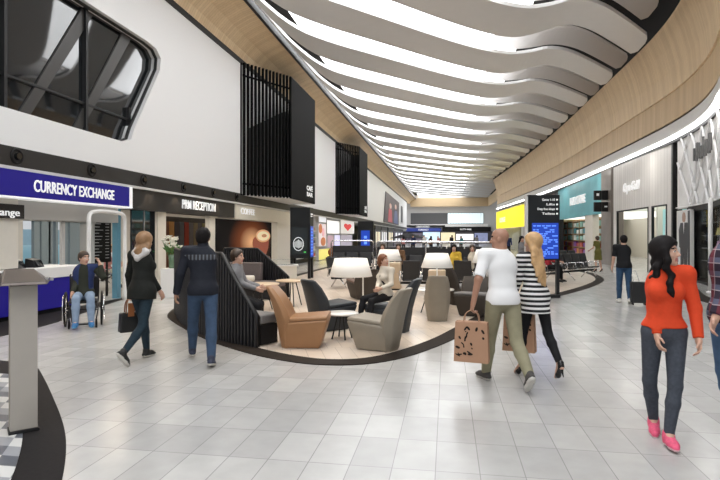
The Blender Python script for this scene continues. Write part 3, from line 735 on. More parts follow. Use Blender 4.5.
for k, (a, b_, y0, y1_, c, s, lab) in enumerate([(441, 455, 232.5, 241, (.70, .60, .40), .7, 'warm lit far shop window left of the bright white one'), (456, 473, 234, 240, (.85, .84, .80), .9, 'bright white far shop display on the end wall'), (474, 487, 233, 241, (.25, .28, .45), .5, 'bluish far shop window right of the bright white display'), (406, 422, 233, 242, (.14, .12, .16), .3, 'dim far shop window below the blue sign'), (423, 440, 232, 241, (.55, .68, .82), .7, 'pale blue far shop window below the blue sign')]):
    t = thing('shop_window', lab, 'shop window', (0, 120.6, 0)); xa, xb = DX(a, 120)[0], DX(b_, 120)[0]
    MB().box(xa, 0, zat(y1_, 120), xb, .3, zat(y0, 120)).build('display', mat('farwin_%d' % k, c, .4, emit=s, noise=.5, nscale=1.2), t)
    mb = MB(); mb.box(xa-.1, -.05, zat(y1_, 120), xa, .3, zat(y0, 120)); mb.box(xb, -.05, zat(y1_, 120), xb+.1, .3, zat(y0, 120)); mb.build('frame', M_char, t)
struct(MB().box(-12, 121.2, 0, 10, 121.6, 2.75).build('wall_end_shops', mat('far_shops_dark', (.10, .09, .10), .5, noise=.6, nscale=.8)))
px_, py_ = DX(409, 62)
t = thing('parasol', 'dark cafe parasol standing among far seats at the left', 'parasol', (px_, py_, 0))
mb = MB(); mb.lathe([(2.2, 1.45), (1.2, 1.75), (.1, 2.05), (.05, 2.1), (.06, 2.0), (1.2, 1.68), (2.15, 1.40)], n=8, closed=True); mb.build('canopy', mat('parasol_black', (.02, .02, .025), .8), t, smooth=False)
MB().tube([(0, 0, 0), (0, 0, 2.05)], .03, 8).build('pole', M_char, t); MB().lathe([(.3, 0), (.3, .06), (.04, .1)], n=16).build('base', M_char, t)
# ================================================================ RIGHT SHOPS
def RX(y):
    for a, b_ in zip(rpc, rpc[1:]):
        if a.y <= y <= b_.y: return lerp(a.x, b_.x, (y-a.y)/(b_.y-a.y))
    return rpc[-1].x
def RN(y):
    t_ = Vector((RX(y+.1)-RX(y-.1), .2, 0)).normalized(); return Vector((t_.y, -t_.x, 0)), math.atan2(t_.x, t_.y)
def sub(ya, yb, n=24): return [Vector((RX(lerp(ya, yb, k/n)), lerp(ya, yb, k/n), 0)) for k in range(n+1)]
# grey clad shop
M_clad = wood_slats('grey_cladding', (.62, .60, .575), (.82, .80, .77), 'Y', 3.0, .5)
ya, yb = 23.75, 31.75; X0 = 9.24
p0, p1 = WX(648.5, X0), WX(617, X0); q0, q1 = WX(667, X0), WX(652, X0)
mb = MB()
mb.box(X0, ya, 3.03, X0+.08, yb, 5.55); mb.box(X0, p1, 0, X0+.08, yb, 3.03); mb.box(X0, q1, 0, X0+.08, p0, 3.03); mb.box(X0, ya, 0, X0+.08, q0, 3.03); mb.box(X0, q0, 0, X0+.08, q1, 1.2)
struct(mb.build('wall_grey_shop', M_clad))
mb = MB()
for a, b_, z0 in ((p0, p1, 0), (q0, q1, 1.2)):
    mb.box(X0-.03, a, z0, X0+.08, a+.06, 3.03); mb.box(X0-.03, b_-.06, z0, X0+.08, b_, 3.03); mb.box(X0-.03, a, 2.97, X0+.08, b_, 3.03)
struct(mb.build('trim_15', M_char))
struct(MB().box(X0-.05, ya-.1, 0, X0+.3, ya+.06, 5.55).build('trim_16', M_char))
struct(MB().box(11.5, ya, 0, 11.7, yb, 3.4).build('wall_grey_shop_back', mat('cream_interior', (.78, .77, .70), .5)))
struct(MB().box(9.5, ya, 3.3, 11.6, yb, 3.4).build('ceiling_grey_shop', emi('shop_light_panel', (.95, .95, .88), 1.2)))
struct(MB().box(10.3, 28.3, 0, 11.5, 28.5, 3.3).build('wall_grey_shop_partition', mat('cream_interior', (.78, .77, .70), .5)))
t = thing('partition_screen', 'pale teal display panel seen through the small shop window', 'panel', (9.9, 25.6, 0)); MB().box(0, -1.5, .0, .1, 1, 2.9).build('panel', emi('pale_teal', (.40, .70, .70), .35), t); MB().box(-.05, -.3, 1.7, 0, .6, 2.2).build('shelf', M_wht, t)
t = thing('shop_sign', 'white raised script shop name on the grey cladding', 'sign', (X0-.05, 0, 0))
letters('Cape Gold', (0, WX(624, X0), 3.98), .62, '-X', M_letter, t, .03, .012, width=WX(624, X0)-WX(640, X0), shear=.25)
t = thing('display_stand', 'small cream display stand inside the grey shop doorway', 'stand', (10.0, 27.3, 0))
MB().box(-.2, -.2, 0, .2, .2, 1.05).build('block', M_wht, t, bevel=.01); MB().lathe([(.10, 1.05), (.13, 1.2), (.05, 1.4), (.05, 1.55), (.03, 1.6)], n=12).build('bottle', mat('bottle_teal', (.2, .4, .4), .2), t)
# pillar
struct(MB().box(9.12, 31.8, 0, 9.8, 33.7, 5.55).build('column_3', mat('taupe_stone', (.19, .165, .145), .35, noise=.3, nscale=1.5)))
t = thing('projecting_sign', 'black four cell sign box on the taupe pillar by the teal shop', 'sign', (9.05, 32.4, .12))
mb = MB()
for z in (2.95, 3.62):
    for x in (-.48, -.05): mb.box(x-.20, -.1, z, x+.20, .1, z+.55)
mb.build('cell', M_trimblk, t, bevel=.02)
mb = MB(); mb.box(-.56, -.11, 3.86, -.42, -.1, 4.0); mb.box(-.13, -.11, 3.2, .03, -.1, 3.28); mb.build('pictogram', emi('dim_white', (.5, .5, .5), .4), t)
# teal shop
struct(MB().box(9.25, 33.7, 3.05, 9.6, 46.8, 5.55).build('wall_teal_shop', M_teal))
t = thing('shop_sign', 'white duo store lettering on the teal fascia', 'sign', (9.22, 0, 0))
letters('DUO STORE', (0, WX(570, 9.22), 3.98), .78, '-X', M_letter, t, .03, .025, width=WX(570, 9.22)-WX(585, 9.22))
struct(MB().box(9.3, 46.8, 0, 9.7, 48.6, 5.55).build('column_4', M_char))
struct(MB().box(9.3, 48.6, 0, 9.6, 60, 5.55).build('wall_dark_shop', mat('aubergine_panel', (.10, .05, .06), .4)))
struct(MB().box(9.3, WX(592.5, 9.3), 0, 9.7, WX(585, 9.3), 3.05).build('column_5', M_cream))
struct(MB().box(9.7, 33.7, 3.05, 15, 47, 3.12).build('ceiling_teal_shop', emi('shop_light_panel', (.95, .95, .88), 1.2)))
M_shelf = mat('oak_shelf', (.42, .28, .15), .5, noise=.2, nscale=5)
boxcols = [[(.30, .55, .50), (.75, .78, .74), (.35, .60, .52)], [(.10, .35, .42), (.62, .72, .70), (.70, .80, .75)], [(.40, .66, .58), (.25, .5, .45), (.8, .85, .8)], [(.45, .08, .10), (.25, .10, .35), (.55, .12, .08)], [(.30, .12, .38), (.50, .10, .12), (.62, .25, .08)]]
for s_, (a, b_, lab) in enumerate(((585.5, 562, 'wide oak shelf unit stocked with boxes behind the shopper-free teal shopfront'), (603, 592, 'narrow oak shelf unit stocked with boxes behind the woman in green'))):
    X_ = 10.4; y0, y1 = WX(a, X_), WX(b_, X_)
    t = thing('shelf_unit', lab.replace('shopper-free ', ''), 'shelf unit', (X_, 0, 0))
    MB().box(.45, y0, 0, .5, y1, 3.0).build('back_panel', M_shelf, t)
    n_ = 4 if s_ == 0 else 2
    for k in range(n_+1): yy = lerp(y0, y1, k/n_); MB().box(0, yy-.05, 0, .45, yy+.05, 3.0).build('upright', M_shelf, t)
    for k in range(6): MB().box(0, y0, .25+.52*k, .45, y1, .30+.52*k).build('shelf', M_shelf, t)
    for k in range(5):
        for j in range(n_*2):
            yy = lerp(y0, y1, (j+.14)/(n_*2)); ye = lerp(y0, y1, (j+.84)/(n_*2)); c = boxcols[4-k][(j*7+k) % 3]
            tag(MB().box(0, yy, 0, .36, ye, random.uniform(.30, .43)).build('gift_box', mat('gift_%d_%d' % (4-k, (j*7+k) % 3), c, .5), None, bevel=.01, seg=1, loc=(X_+.03, 0, .305+.52*k)), 'coloured gift box on the %s in the teal shop' % ('wide oak shelf unit' if s_ == 0 else 'narrow oak shelf unit'), 'box', 'gift boxes on the %s oak shelves' % ('wide' if s_ == 0 else 'narrow'))
# yellow sign
t = thing('shop_sign', 'bright yellow backlit sign on the far right', 'sign', (0, 0, 0))
X_ = 7.95; ya, yb = WX(520, X_), 81.2
mb = MB(); mb.hexa([(RX(ya)-.1, ya, 2.75), (RX(ya)+.2, ya, 2.75), (RX(yb-.3)+.2, yb, 2.75), (RX(yb-.3)-.1, yb, 2.75)], [(RX(ya)-.1, ya, 5.2), (RX(ya)+.2, ya, 5.2), (RX(yb-.3)+.2, yb, 5.2), (RX(yb-.3)-.1, yb, 5.2)])
mb.build('sign_board', emi('sign_yellow', (.95, .78, .0), .85), t)
struct(MB().box(8.6, 62.5, 0, 9.0, ya-.3, 5.5).build('wall_purple_shop', mat('plum_panel', (.12, .045, .06), .4)))
mb = MB(); a_ = math.atan2(RX(yb-.3)-RX(ya), yb-ya)
letters('LOUNGE', (RX(78)-.14, 77.6, 3.6), .9, -PI/2-a_, mat('pale_letters', (.95, .9, .5), .4, emit=.9), t, .02, .02, width=4.5)
struct(MB().box(8.6, 66, 0, 8.8, 81, 2.7).build('wall_yellow_shop', mat('pale_green_shop', (.42, .42, .34), .5, noise=.4, nscale=.9)))
# lattice shopfront, glass display, poster
M_lat = mat('lattice_white', (.93, .93, .93), .35)
wall_strip('wall_lattice', [(.12, 2.75), (.12, 5.5), (.4, 5.5), (.4, 2.75)], mat('lattice_back', (.86, .86, .84), .5, noise=.25, nscale=1.2), path=sub(9.6, 23.3, 50))
t = thing('lattice_screen', 'white zigzag lattice screen above the black glass shop at right', 'lattice', (0, 0, 0))
def on(y, z, o=.02):
    n_, _a = RN(y); return Vector((RX(y), y, z))+n_*o
mb = MB()
for k in range(30):
    rr = random.Random(k); y0 = 24.6-k*.62+rr.uniform(-.15, .15); dy = (-1 if k % 2 else 1)*rr.uniform(1.3, 2.4)
    if k % 2 == 0: y0 -= 1.7
    pts = [on(min(23.25, max(9.8, lerp(y0, y0+dy, q/6))), lerp(5.5, 2.85, q/6), .06) for q in range(7) if 9.7 < lerp(y0, y0+dy, q/6) < 23.3]
    if len(pts) > 2: mb.tube(pts, .042, 4)
mb.build('lattice_bar', M_lat, t, smooth=False)
mb = MB(); mb.tube([on(23.2-k*.4, 2.8, .04) for k in range(33)], .03, 6); mb.build('bottom_rail', M_lat, t)
t = thing('shop_sign', 'dark brushed name plate fixed on the white lattice', 'sign', (0, 0, 0))
ya_, yb_ = 18.1, 20.6
zt_ = 4.35
for k in range(9):
    y = lerp(yb_, ya_, k/8.0); MB().box(-.02, -.05-.03*(k % 2), 0, .02, .05, .45+.10*((k*5) % 3)).build('letter_stroke', mat('brushed_dark', (.12, .12, .12), .4, noise=.4, nscale=8), t, loc=on(y, zt_-.05*((k*3) % 2), -.1))
wall_strip('wall_black_shop', [(.9, 0), (.9, 2.75), (1.0, 2.75), (1.0, 0)], mat('black_shop_back', (.03, .03, .032), .8, noise=.3, nscale=3, spec=.1), path=sub(9.6, 21.9, 40))
wall_strip('trim_17', [(.05, 2.6), (.05, 2.78), (.3, 2.78), (.3, 2.6)], M_trimblk, path=sub(9.6, 21.9, 40))
gw = wall_strip('window_5', [(.10, .06), (.10, 2.6), (.115, 2.6), (.115, .06)], M_glass, path=sub(15.5, 21.8, 20))
wall_strip('trim_18', [(.05, 0), (.05, .08), (.95, .08), (.95, 0)], M_trimblk, path=sub(9.6, 21.9, 40))
def bag_thing(y, z, c, lab, o=.5):
    p = on(y, z+.006, o); t = thing('handbag', lab, 'handbag', p, -RN(y)[1], 'handbags on the black shop shelves')
    MB().hexa([(-.1, -.22, 0), (.1, -.22, 0), (.1, .22, 0), (-.1, .22, 0)], [(-.05, -.16, .26), (.05, -.16, .26), (.05, .16, .26), (-.05, .16, .26)]).build('bag_body', c, t, bevel=.03)
    MB().tube(chaikin([(0, -.1, .25), (0, -.09, .40), (0, .09, .40), (0, .1, .25)], 2), .012, 6).build('handle', c, t)
struct(MB().prism([tuple(on(21.9, 0, .06).xy), tuple(on(21.9, 0, 1.0).xy), tuple(on(22.05, 0, 1.0).xy), tuple(on(22.05, 0, .06).xy)], 'Z', 0, 2.75).build('wall_black_shop_end', mat('black_shop_back', (.03, .03, .032), .8)))
sh = thing('display_shelving', 'glass shelves and black uprights in the curved black shop window', 'shelving', (0, 0, 0))
for z in (.8, 1.25, 1.7, 2.15):
    P = sub(15.6, 21.2, 14); A_ = [(p.x, p.y, z) for p in offs(P, .3)]; B_ = [(p.x, p.y, z) for p in offs(P, .78)]
    MB().ribbon(A_, B_, .03).build('shelf', mat('smoked_shelf', (.16, .16, .17), .2), sh)
for y in (15.6, 17.0, 18.6, 20.2, 21.2):
    MB().tube([on(y, .08, .55), on(y, 2.6, .55)], .03, 6).build('upright', M_char, sh)
names = ['mauve', 'rose pink', 'mustard yellow', 'silver grey', 'lilac']
cc = [(.35, .14, .30), (.50, .18, .22), (.60, .52, .12), (.45, .45, .46), (.42, .34, .50)]
q = 0
for zi, z in enumerate((.8, 1.25, 1.7)):
    for yi, y in enumerate((17.6, 18.2, 19.2, 19.8)):
        k = (zi*2+yi) % 5; pos = ('lowest', 'middle', 'upper')[zi]; nb = ('fourth', 'third', 'second', 'first')[yi]
        bag_thing(y, z, mat('bag_'+names[k].replace(' ', '_'), cc[k], .4), '%s handbag on the %s shelf of the black shop, %s from the poster' % (names[k], pos, nb))
t = thing('shop_post', 'slim white post at the edge of the black glass shop', 'post', on(17.0, 0, -.22)); MB().tube([(0, 0, 0), (0, 0, 2.8)], .06, 10).build('post', M_wht, t); MB().lathe([(.11, 0), (.11, .03), (.06, .05)], n=14).build('foot', M_wht, t)
y0 = WX(684, 8.95); n_, a_ = RN(y0)
t = thing('fashion_poster', 'tall poster of a man in a dark suit by the lattice shop', 'poster', (RX(y0)-.05, y0, 0), -a_)
MB().box(.0, -.75, .05, .1, .75, 2.62).build('print', mat('poster_grey', (.75, .75, .75), .4, noise=.3, nscale=1.3), t)
mb = MB(); mb.prism([(-.36, .3), (-.04, .3), (.0, 1.1), (.06, .3), (.38, .3), (.42, 1.2), (.56, 1.25), (.60, 1.9), (.40, 2.18), (-.40, 2.18), (-.60, 1.9), (-.56, 1.25), (-.42, 1.2)], 'X', -.006, 0); mb.box(-.006, -.7, .1, 0, -.45, 2.7); mb.build('printed_suit', mat('print_navy', (.012, .012, .018), .4), t)
mb = MB(); disc_y(mb, 0, 2.38, .20, .20, -.008, 0); disc_y(mb, .08, .5, .08, .1, -.008, 0); mb.build('printed_face', mat('print_skin', (.50, .33, .26), .5), t)
MB().prism([(-.07, 2.2), (.07, 2.2), (0, 1.75)], 'X', -.01, -.004).build('printed_shirt', mat('print_white', (.8, .8, .8), .5), t)
mb = MB(); mb.box(-.02, -.8, 0, .1, -.75, 2.66); mb.box(-.02, .75, 0, .1, .8, 2.66); mb.box(-.02, -.8, 2.62, .1, .8, 2.66); mb.build('poster_frame', M_wht, t)
struct(MB().prism([tuple(on(y, 0, -.9).xy) for y in [23.5-k*.5 for k in range(22)]]+[tuple(on(y, 0, -.45).xy) for y in [13+k*.5 for k in range(22)]], 'Z', -.02, .008).build('trim_19', M_band))
# ================================================================ FURNITURE ON THE ISLAND
Z0 = .013                                     # island surface
M_brown = mat('brown_leather', (.32, .165, .075), .45, noise=.12, nscale=6)
M_taupe = mat('taupe_leather', (.26, .225, .175), .5, noise=.10, nscale=6)
M_slate = mat('slate_leather', (.036, .040, .045), .5, spec=.3, noise=.12, nscale=6)
M_umber = mat('umber_leather', (.055, .045, .037), .6, spec=.25, noise=.12, nscale=6)
M_rose = mat('rose_brown_fabric', (.17, .115, .095), .7, noise=.1, nscale=20)
M_gfab = mat('grey_seat_fabric', (.20, .19, .185), .7, noise=.12, nscale=25)
M_benchfab = mat('mauve_grey_fabric', (.15, .125, .12), .7, noise=.12, nscale=25)
M_black = mat('black_upholstery', (.018, .018, .020), .55, noise=.15, nscale=12)
M_oak = mat('light_oak_top', (.62, .48, .33), .4, noise=.1, nscale=5)
M_ivory = mat('ivory_shade', (.86, .84, .80), .6, emit=.18, ecol=(1, .95, .86))
def lounge_chair(label, loc, rz, mb_, ms_=None, hgt=.93, group=None, sc=None):
    t = thing('lounge_chair', label, 'lounge chair', (*loc, Z0), rz, group); ms_ = ms_ or mb_
    if sc: t.scale = sc
    mb = MB()                                  # tapered plinth with flared seat rim
    mb.hexa([(-.24, -.26, 0), (.24, -.26, 0), (.25, .32, 0), (-.25, .32, 0)], [(-.31, -.18, .40), (.31, -.18, .40), (.345, .46, .45), (-.345, .46, .45)])
    mb.build('base', mb_, t, bevel=.035, seg=3, smooth=True)
    mb = MB()
    mb.hexa([(-.30, -.14, .405), (.30, -.14, .405), (.335, .45, .452), (-.335, .45, .452)], [(-.29, -.16, .465), (.29, -.16, .465), (.325, .44, .505), (-.325, .44, .505)])
    mb.build('seat', ms_, t, bevel=.02, seg=3, smooth=True)
    mb = MB(); secs = [(0.0, .245, -.30, -.18), (.22, .285, -.34, -.18), (.42, .325, -.37, -.15), (.60, .325, -.42, -.22), (.78, .30, -.48, -.33), (hgt-.02, .25, -.545, -.44), (hgt, .20, -.545, -.47)]
    secs = [(z if z <= .42 or z >= hgt-.03 else .42+(z-.42)*(hgt-.42)/.51, w, b, f) for z, w, b, f in secs]
    vs = []; fs = []
    for z, w, b, f in secs:                     # curved shell: outline of six points
        d = f-b
        vs += [(-w, b+d*.75, z), (-w*.72, b+.02, z), (0, b-.02, z), (w*.72, b+.02, z), (w, b+d*.75, z), (w*.86, f+.035, z), (0, f, z), (-w*.86, f+.035, z)]
    for i in range(len(secs)-1): fs += [(i*8+k, i*8+(k+1) % 8, (i+1)*8+(k+1) % 8, (i+1)*8+k) for k in range(8)]
    fs += [tuple(range(7, -1, -1)), tuple(range((len(secs)-1)*8, len(secs)*8))]
    mb.add(vs, fs); o = mb.build('backrest', mb_, t, bevel=.02, seg=2, smooth=True)
    return t
lounge_chair('tan brown leather lounge chair with tall raked back, front left of the island', (-2.18, 7.78), -PI/2+.12, M_brown, sc=(.95, .95, .97))
lounge_chair('taupe leather lounge chair nearest the curved border, facing the brown one', (-.98, 7.76), PI/2-.30, M_taupe, hgt=.95, sc=(.88, .88, .95))
lounge_chair('slate black lounge chair behind the round table between brown and taupe chairs', (-2.08, 9.22), -.80, M_slate, hgt=.92, sc=(.92, .92, .98))
lounge_chair('tall taupe lounge chair seen from behind in front of the middle lamp', DX(437, 10.5), .06, M_taupe, hgt=1.0, sc=(.76, .85, .90))
lounge_chair('slate lounge chair the woman in the cream blouse sits on', (-.95, 9.24), PI/2-.12, M_slate, hgt=.95, sc=(.9, .95, .97))
lounge_chair('dark umber lounge chair under the left lamp shade', (-2.20, 13.9), .5, M_umber, M_rose, hgt=.8)
lounge_chair('umber lounge chair with rose brown seat back, left of the man in white', DX(462, 12.9), -PI/2+.25, M_umber, M_gfab, hgt=1.12)
lounge_chair('low umber lounge chair beside the paper bag man, seat towards the camera', DX(474, 11.2), PI-.25, M_umber, M_gfab, hgt=.56)
# round tables -------------------------------------------------------------
def round_table(label, loc, r, h, mtop, legs=3, thick=.03):
    t = thing('side_table', label, 'table', (*loc, Z0))
    MB().lathe([(r-.02, h-thick), (r, h-thick*.5), (r-.01, h), (0.001, h)], n=36).build('tabletop', mtop, t)
    for k in range(legs):
        a = 2*PI*k/legs+.5
        MB().tube([(r*.25*math.cos(a), r*.25*math.sin(a), h-thick), (r*.62*math.cos(a), r*.62*math.sin(a), .012)], .013, 6).build('leg', M_char, t)
        
    MB().lathe([(r*.3, h-thick-.02), (r*.3, h-thick)], n=20).build('hub_plate', M_char, t)
    return t
round_table('round white marble side table between the brown and taupe chairs', DX(342, 8.52), .27, .43, mat('white_marble', (.72, .70, .66), .25, noise=.1, nscale=4), 4)
round_table('round oak side table left of the brown chair', (-4.10, 11.3), .42, .60, M_oak, 4)
round_table('second oak side table behind the brown chair', (-3.62, 12.1), .38, .62, M_oak, 4)
round_table('white round side table behind the tall taupe chair', (-.30, 11.55), .46, .52, mat('white_marble', (.72, .70, .66), .25), 4)
round_table('small white side table behind the striped dress woman', (.55, 12.3), .3, .3, mat('white_marble', (.72, .70, .66), .25), 3)
# lamps ---------------------------------------------------------------------
def lamp(label, loc, zt, zb, r0, r1, off=(0, 0), base=True):
    t = thing('floor_lamp', label, 'lamp', (*loc, Z0))
    mb = MB(); mb.lathe([(r1, zb), (r0, zt), (r0-.012, zt), (r1-.012, zb)], (off[0], off[1], 0), 36, closed=True); sh_ = mb.build('lamp_shade', M_ivory, t)
    MB().lathe([(r0-.015, zt-.02), (r0-.015, zt-.012)], (off[0], off[1], 0), 36).build('diffuser', mat('lamp_diffuser', (.9, .88, .82), .5, emit=.6), sh_)
    path = [(0, 0, .02), (0, 0, zb-.05), (0, 0, zb+.08), (off[0]*.4, off[1]*.4, zt-.04), (off[0], off[1], zt-.015)] if off != (0, 0) else [(0, 0, .02), (0, 0, zt-.015)]
    MB().tube(path, .016, 8).build('pole', M_wht, t)
    MB().lathe([(.15, 0), (.15, .015), (.03, .03), (.02, .06)], n=24).build('base', M_wht, t)
    return t
lx, ly = DX(363, 11.3); lamp('large ivory floor lamp above the white table, left of the seated woman', (lx, ly), 1.18, .80, .35, .46, (-.26, -.02))
lx, ly = DX(437, 11.6); lamp('ivory floor lamp behind the tall taupe chair', (lx, ly), 1.28, .97, .24, .35)
lx, ly = DX(389, 15.2); lamp('ivory floor lamp behind the seated woman head', (lx, ly), 1.27, .95, .27, .36)
lx, ly = DX(487, 13.6); lamp('ivory floor lamp mostly behind the man in the white shirt', (lx, ly), 1.31, .97, .27, .38)
# beige storage boxes under the lamps
def side_box(label, loc, w, d, h):
    t = thing('side_cabinet', label, 'cabinet', (*loc, Z0))
    MB().box(-w/2, -d/2, .04, w/2, d/2, h).build('body', M_oak, t, bevel=.02); MB().box(-w/2+.03, -d/2+.03, 0, w/2-.03, d/2-.03, .04).build('plinth', M_char, t)
    MB().box(-w/2+.03, -d/2-.012, .08, w/2-.03, -d/2, h-.04).build('door', M_oak, t, bevel=.004)
    MB().ball((w/2-.09, -d/2-.025, h*.6), .014).build('knob', M_steel, [c for c in t.children if c.name.startswith('door')][0])
side_box('beige oak side cabinet under the middle lamp', DX(437, 12.5), .40, .34, .86)
side_box('beige oak side cabinet under the lamp behind the seated woman', DX(391, 16.4), .62, .4, .84)
# slatted bench screens --------------------------------------------------------
def slat_bench(name_label, base, H0, H1, drop, seat_mat, depth=.55, seat=True, side=1):
    """black slatted screen following base points, sloping down over its last stretch, with a padded seat on the inner side"""
    t = thing('slatted_bench', name_label, 'bench', (0, 0, Z0))
    pts = [Vector((x, y, 0)) for x, y in base]
    L = [0]
    for a, b in zip(pts, pts[1:]): L.append(L[-1]+(b-a).length)
    def at(s):
        for i in range(len(pts)-1):
            if s <= L[i+1]+1e-6: return pts[i].lerp(pts[i+1], (s-L[i])/(L[i+1]-L[i])), (pts[i+1]-pts[i]).normalized()
        return pts[-1], (pts[-1]-pts[-2]).normalized()
    def top(s): return H0 if s < L[-1]-drop else lerp(H0, H1, (s-(L[-1]-drop))/drop)
    n = int(L[-1]/.075)
    for k in range(n+1):
        s = L[-1]*k/n; p, d = at(s); q = Vector((-d.y, d.x, 0)); w = .018
        a, b = p-d*w, p+d*w
        MB().hexa([a, b, b+q*.05, a+q*.05], [v+Vector((0, 0, top(s))) for v in (a, b, b+q*.05, a+q*.05)]).build('slat', M_black, t)
    bk = MB(); A = []; B = []
    ss = sorted(set([L[-1]*k/30 for k in range(31)]+[L[-1]-drop]))
    for i, s in enumerate(ss[:-1]):
        s2 = ss[i+1]; p, d = at(s); p2, d2 = at(s2); q = Vector((-d.y, d.x, 0)); q2 = Vector((-d2.y, d2.x, 0))
        v = [p+q*.055, p2+q2*.055, p2+q2*.10, p+q*.10]
        bk.hexa(v, [v[0]+Vector((0, 0, top(s)-.01)), v[1]+Vector((0, 0, top(s2)-.01)), v[2]+Vector((0, 0, top(s2)-.01)), v[3]+Vector((0, 0, top(s)-.01))])
    bk.build('back_panel', M_trimblk, t)
    rl = [at(s)[0]+Vector((-at(s)[1].y, at(s)[1].x, 0))*.03+Vector((0, 0, top(s)+.012)) for s in ss]
    MB().tube(rl+[rl[-1]-Vector((0, 0, H1))], .028, 6).build('top_rail', M_black, t)
    if seat:
        A = []; B = []
        for s in [L[-1]*(.08+.92*k/16) for k in range(17)]:
            p, d = at(s); q = Vector((-d.y, d.x, 0))*side; A.append(p+q*.12+Vector((0, 0, .46))); B.append(p+q*(.12+depth)+Vector((0, 0, .46)))
        MB().ribbon(A, B, .14).build('seat', seat_mat, t, bevel=.03, seg=2)
        A2 = [p-Vector((0, 0, .145)) for p in A]; B2 = [p.lerp(a, .12)-Vector((0, 0, .145)) for a, p in zip(A, B)]
        MB().ribbon(A2, B2, .30).build('seat_base', M_char, t)
        A3 = [p+Vector((0, 0, .48)) for p in A[:11]]; B3 = [p.lerp(b, .26)+Vector((0, 0, .48)) for p, b in zip(A[:11], B)]
        MB().ribbon(A3, B3, .48).build('backrest', seat_mat, t, bevel=.03, seg=2)
    return t
e0, e1 = G(171, 314), G(251, 350)
base = [(e0[0]-.02, e0[1]+.16), (-4.9, 9.2), (-4.0, 8.25), (-3.3, 7.75), (e1[0]+.02, e1[1]+.10)]
base = [tuple(p.xy) for p in chaikin([(x, y, 0) for x, y in base], 2)]
slat_bench('long black slatted bench screen with grey seat curving along the left island edge', base, 1.37, .47, .85, M_gfab, .40)
slat_bench('second black slatted bench with mauve grey seat in front of the coffee poster', [DX(224, 14.9), DX(258, 14.6), DX(288, 14.3)], 1.30, .55, .95, M_benchfab, .6, side=-1)
# airport beam seating -------------------------------------------------------
ROWS = []
def beam_seats(label, loc, rz, n, hoop=False):
    t = thing('seat_row', label, 'seating', (*loc, Z0), rz, None); w = .56; W = n*w
    MB().box(-W/2, -.04, .30, W/2, .04, .37).build('beam', M_char, t)
    for k in range(n):
        x = -W/2+w*(k+.5)
        mb = MB(); mb.prism([(-.22, .40), (.26, .44), (.27, .49), (-.2, .46)], 'X', x-.24, x+.24); mb.build('seat', M_black, t, bevel=.02)
        mb = MB(); mb.prism([(-.22, .44), (-.16, .44), (-.30, .98), (-.37, .98)], 'X', x-.24, x+.24); mb.build('backrest', M_black, t, bevel=.02)
    for k in range(n+1):
        x = -W/2+w*k
        MB().tube([(x, -.2, .38), (x, -.16, .64), (x, .2, .66), (x, .24, .5), (x, .05, .36)], .017, 6).build('armrest', M_chrome, t)
    for x in ([-W/2+w*.5, W/2-w*.5] if n < 5 else [-W/2+w*.5, 0, W/2-w*.5]):
        MB().tube([(x, -.34, .03), (x, -.1, .30), (x, .1, .30), (x, .36, .03)], .02, 6).build('leg', M_chrome, t)
    if hoop:
        pth = chaikin([(-W/2-.05, -.42, .02), (-W/2-.05, -.42, 1.2), (-W/2-.05, -.42, 1.46), (-W/2+.22, -.42, 1.46), (W/2-.22, -.42, 1.46), (W/2+.05, -.42, 1.46), (W/2+.05, -.42, 1.2), (W/2+.05, -.42, .02)], 2)
        hf = MB().tube(pth, .028, 8).build('hoop_frame', M_chrome, t)
        MB().box(-W/2, -.43, .5, W/2, -.41, 1.25).build('screen_panel', M_black, hf)
    ROWS.append((Vector(t.location), rz, n)); return t
def seat_at(row, k):
    l, rz, n = ROWS[row]; q = l+Matrix.Rotation(rz, 3, 'Z') @ Vector((-.28*n+.56*(k+.5), .10, 0)); return q.x, q.y, rz
def put(px, d): return DX(px, d)
beam_seats('black seats on chrome legs left of the large ivory lamp', put(345, 17.0), -2.2, 2)
beam_seats('black seat row with chrome hoop frame directly behind the seated woman, right', put(407, 18.6), PI-.05, 4, True)
beam_seats('black seat row with chrome hoop frame behind the tall taupe chair', put(463, 16.6), PI+.0, 4, True)
beam_seats('black seat row with chrome hoop frame in front of the second pylon', put(352, 22.0), PI+.15, 3, True)
beam_seats('black seat row at the right tip of the island below the teal shop', put(578, 20.2), PI/2+2.4, 4)
beam_seats('black seat row seen through the right pylon frame', put(545, 18.4), PI/2+2.5, 3)
beam_seats('farther black seat row right of the pylon towards the oak shelves', put(568, 24.5), PI/2+2.2, 3)
beam_seats('black seat row in mid island left of the second hoop frame', put(425, 22.5), .1, 4)
beam_seats('black seat row in mid island behind the man in white', put(478, 21.5), -.1, 4)
beam_seats('black seat row with backs to the camera behind the seated woman and middle lamp', put(420, 15.0), .2, 2)
beam_seats('black seat row with backs to the camera between the middle lamp and bald man', put(474, 14.9), -.15, 2)
beam_seats('far black seat row before the parasol', put(400, 32), .1, 6)
beam_seats('far black seat row before the bright far shops', put(455, 34), .1, 6)
# coffee bar pieces behind the oak tables
t = thing('bar_counter', 'low cream coffee counter with glass top behind the oak tables', 'counter', (*put(268, 18.6), 0), .3)
MB().box(-1.6, -.3, 0.02, 1.0, .3, .62).build('body', M_cream, t, bevel=.01); MB().box(-1.65, -.35, .62, 1.05, .35, .67).build('worktop', M_wht, t); MB().box(-1.5, -.25, .67, .9, .2, .85).build('glass_case', M_glass, t)
t = thing('roll_cushion', 'cream rolled cushion lying on the mauve grey bench seat', 'cushion', (0, 0, 0))
bx, by = DX(246, 13.75); t.location = (bx, by, .475+Z0+.085)
MB().tube([(-.22, 0, 0), (.22, 0, 0)], .08, 14).build('cover', M_cream, t, bevel=.02)
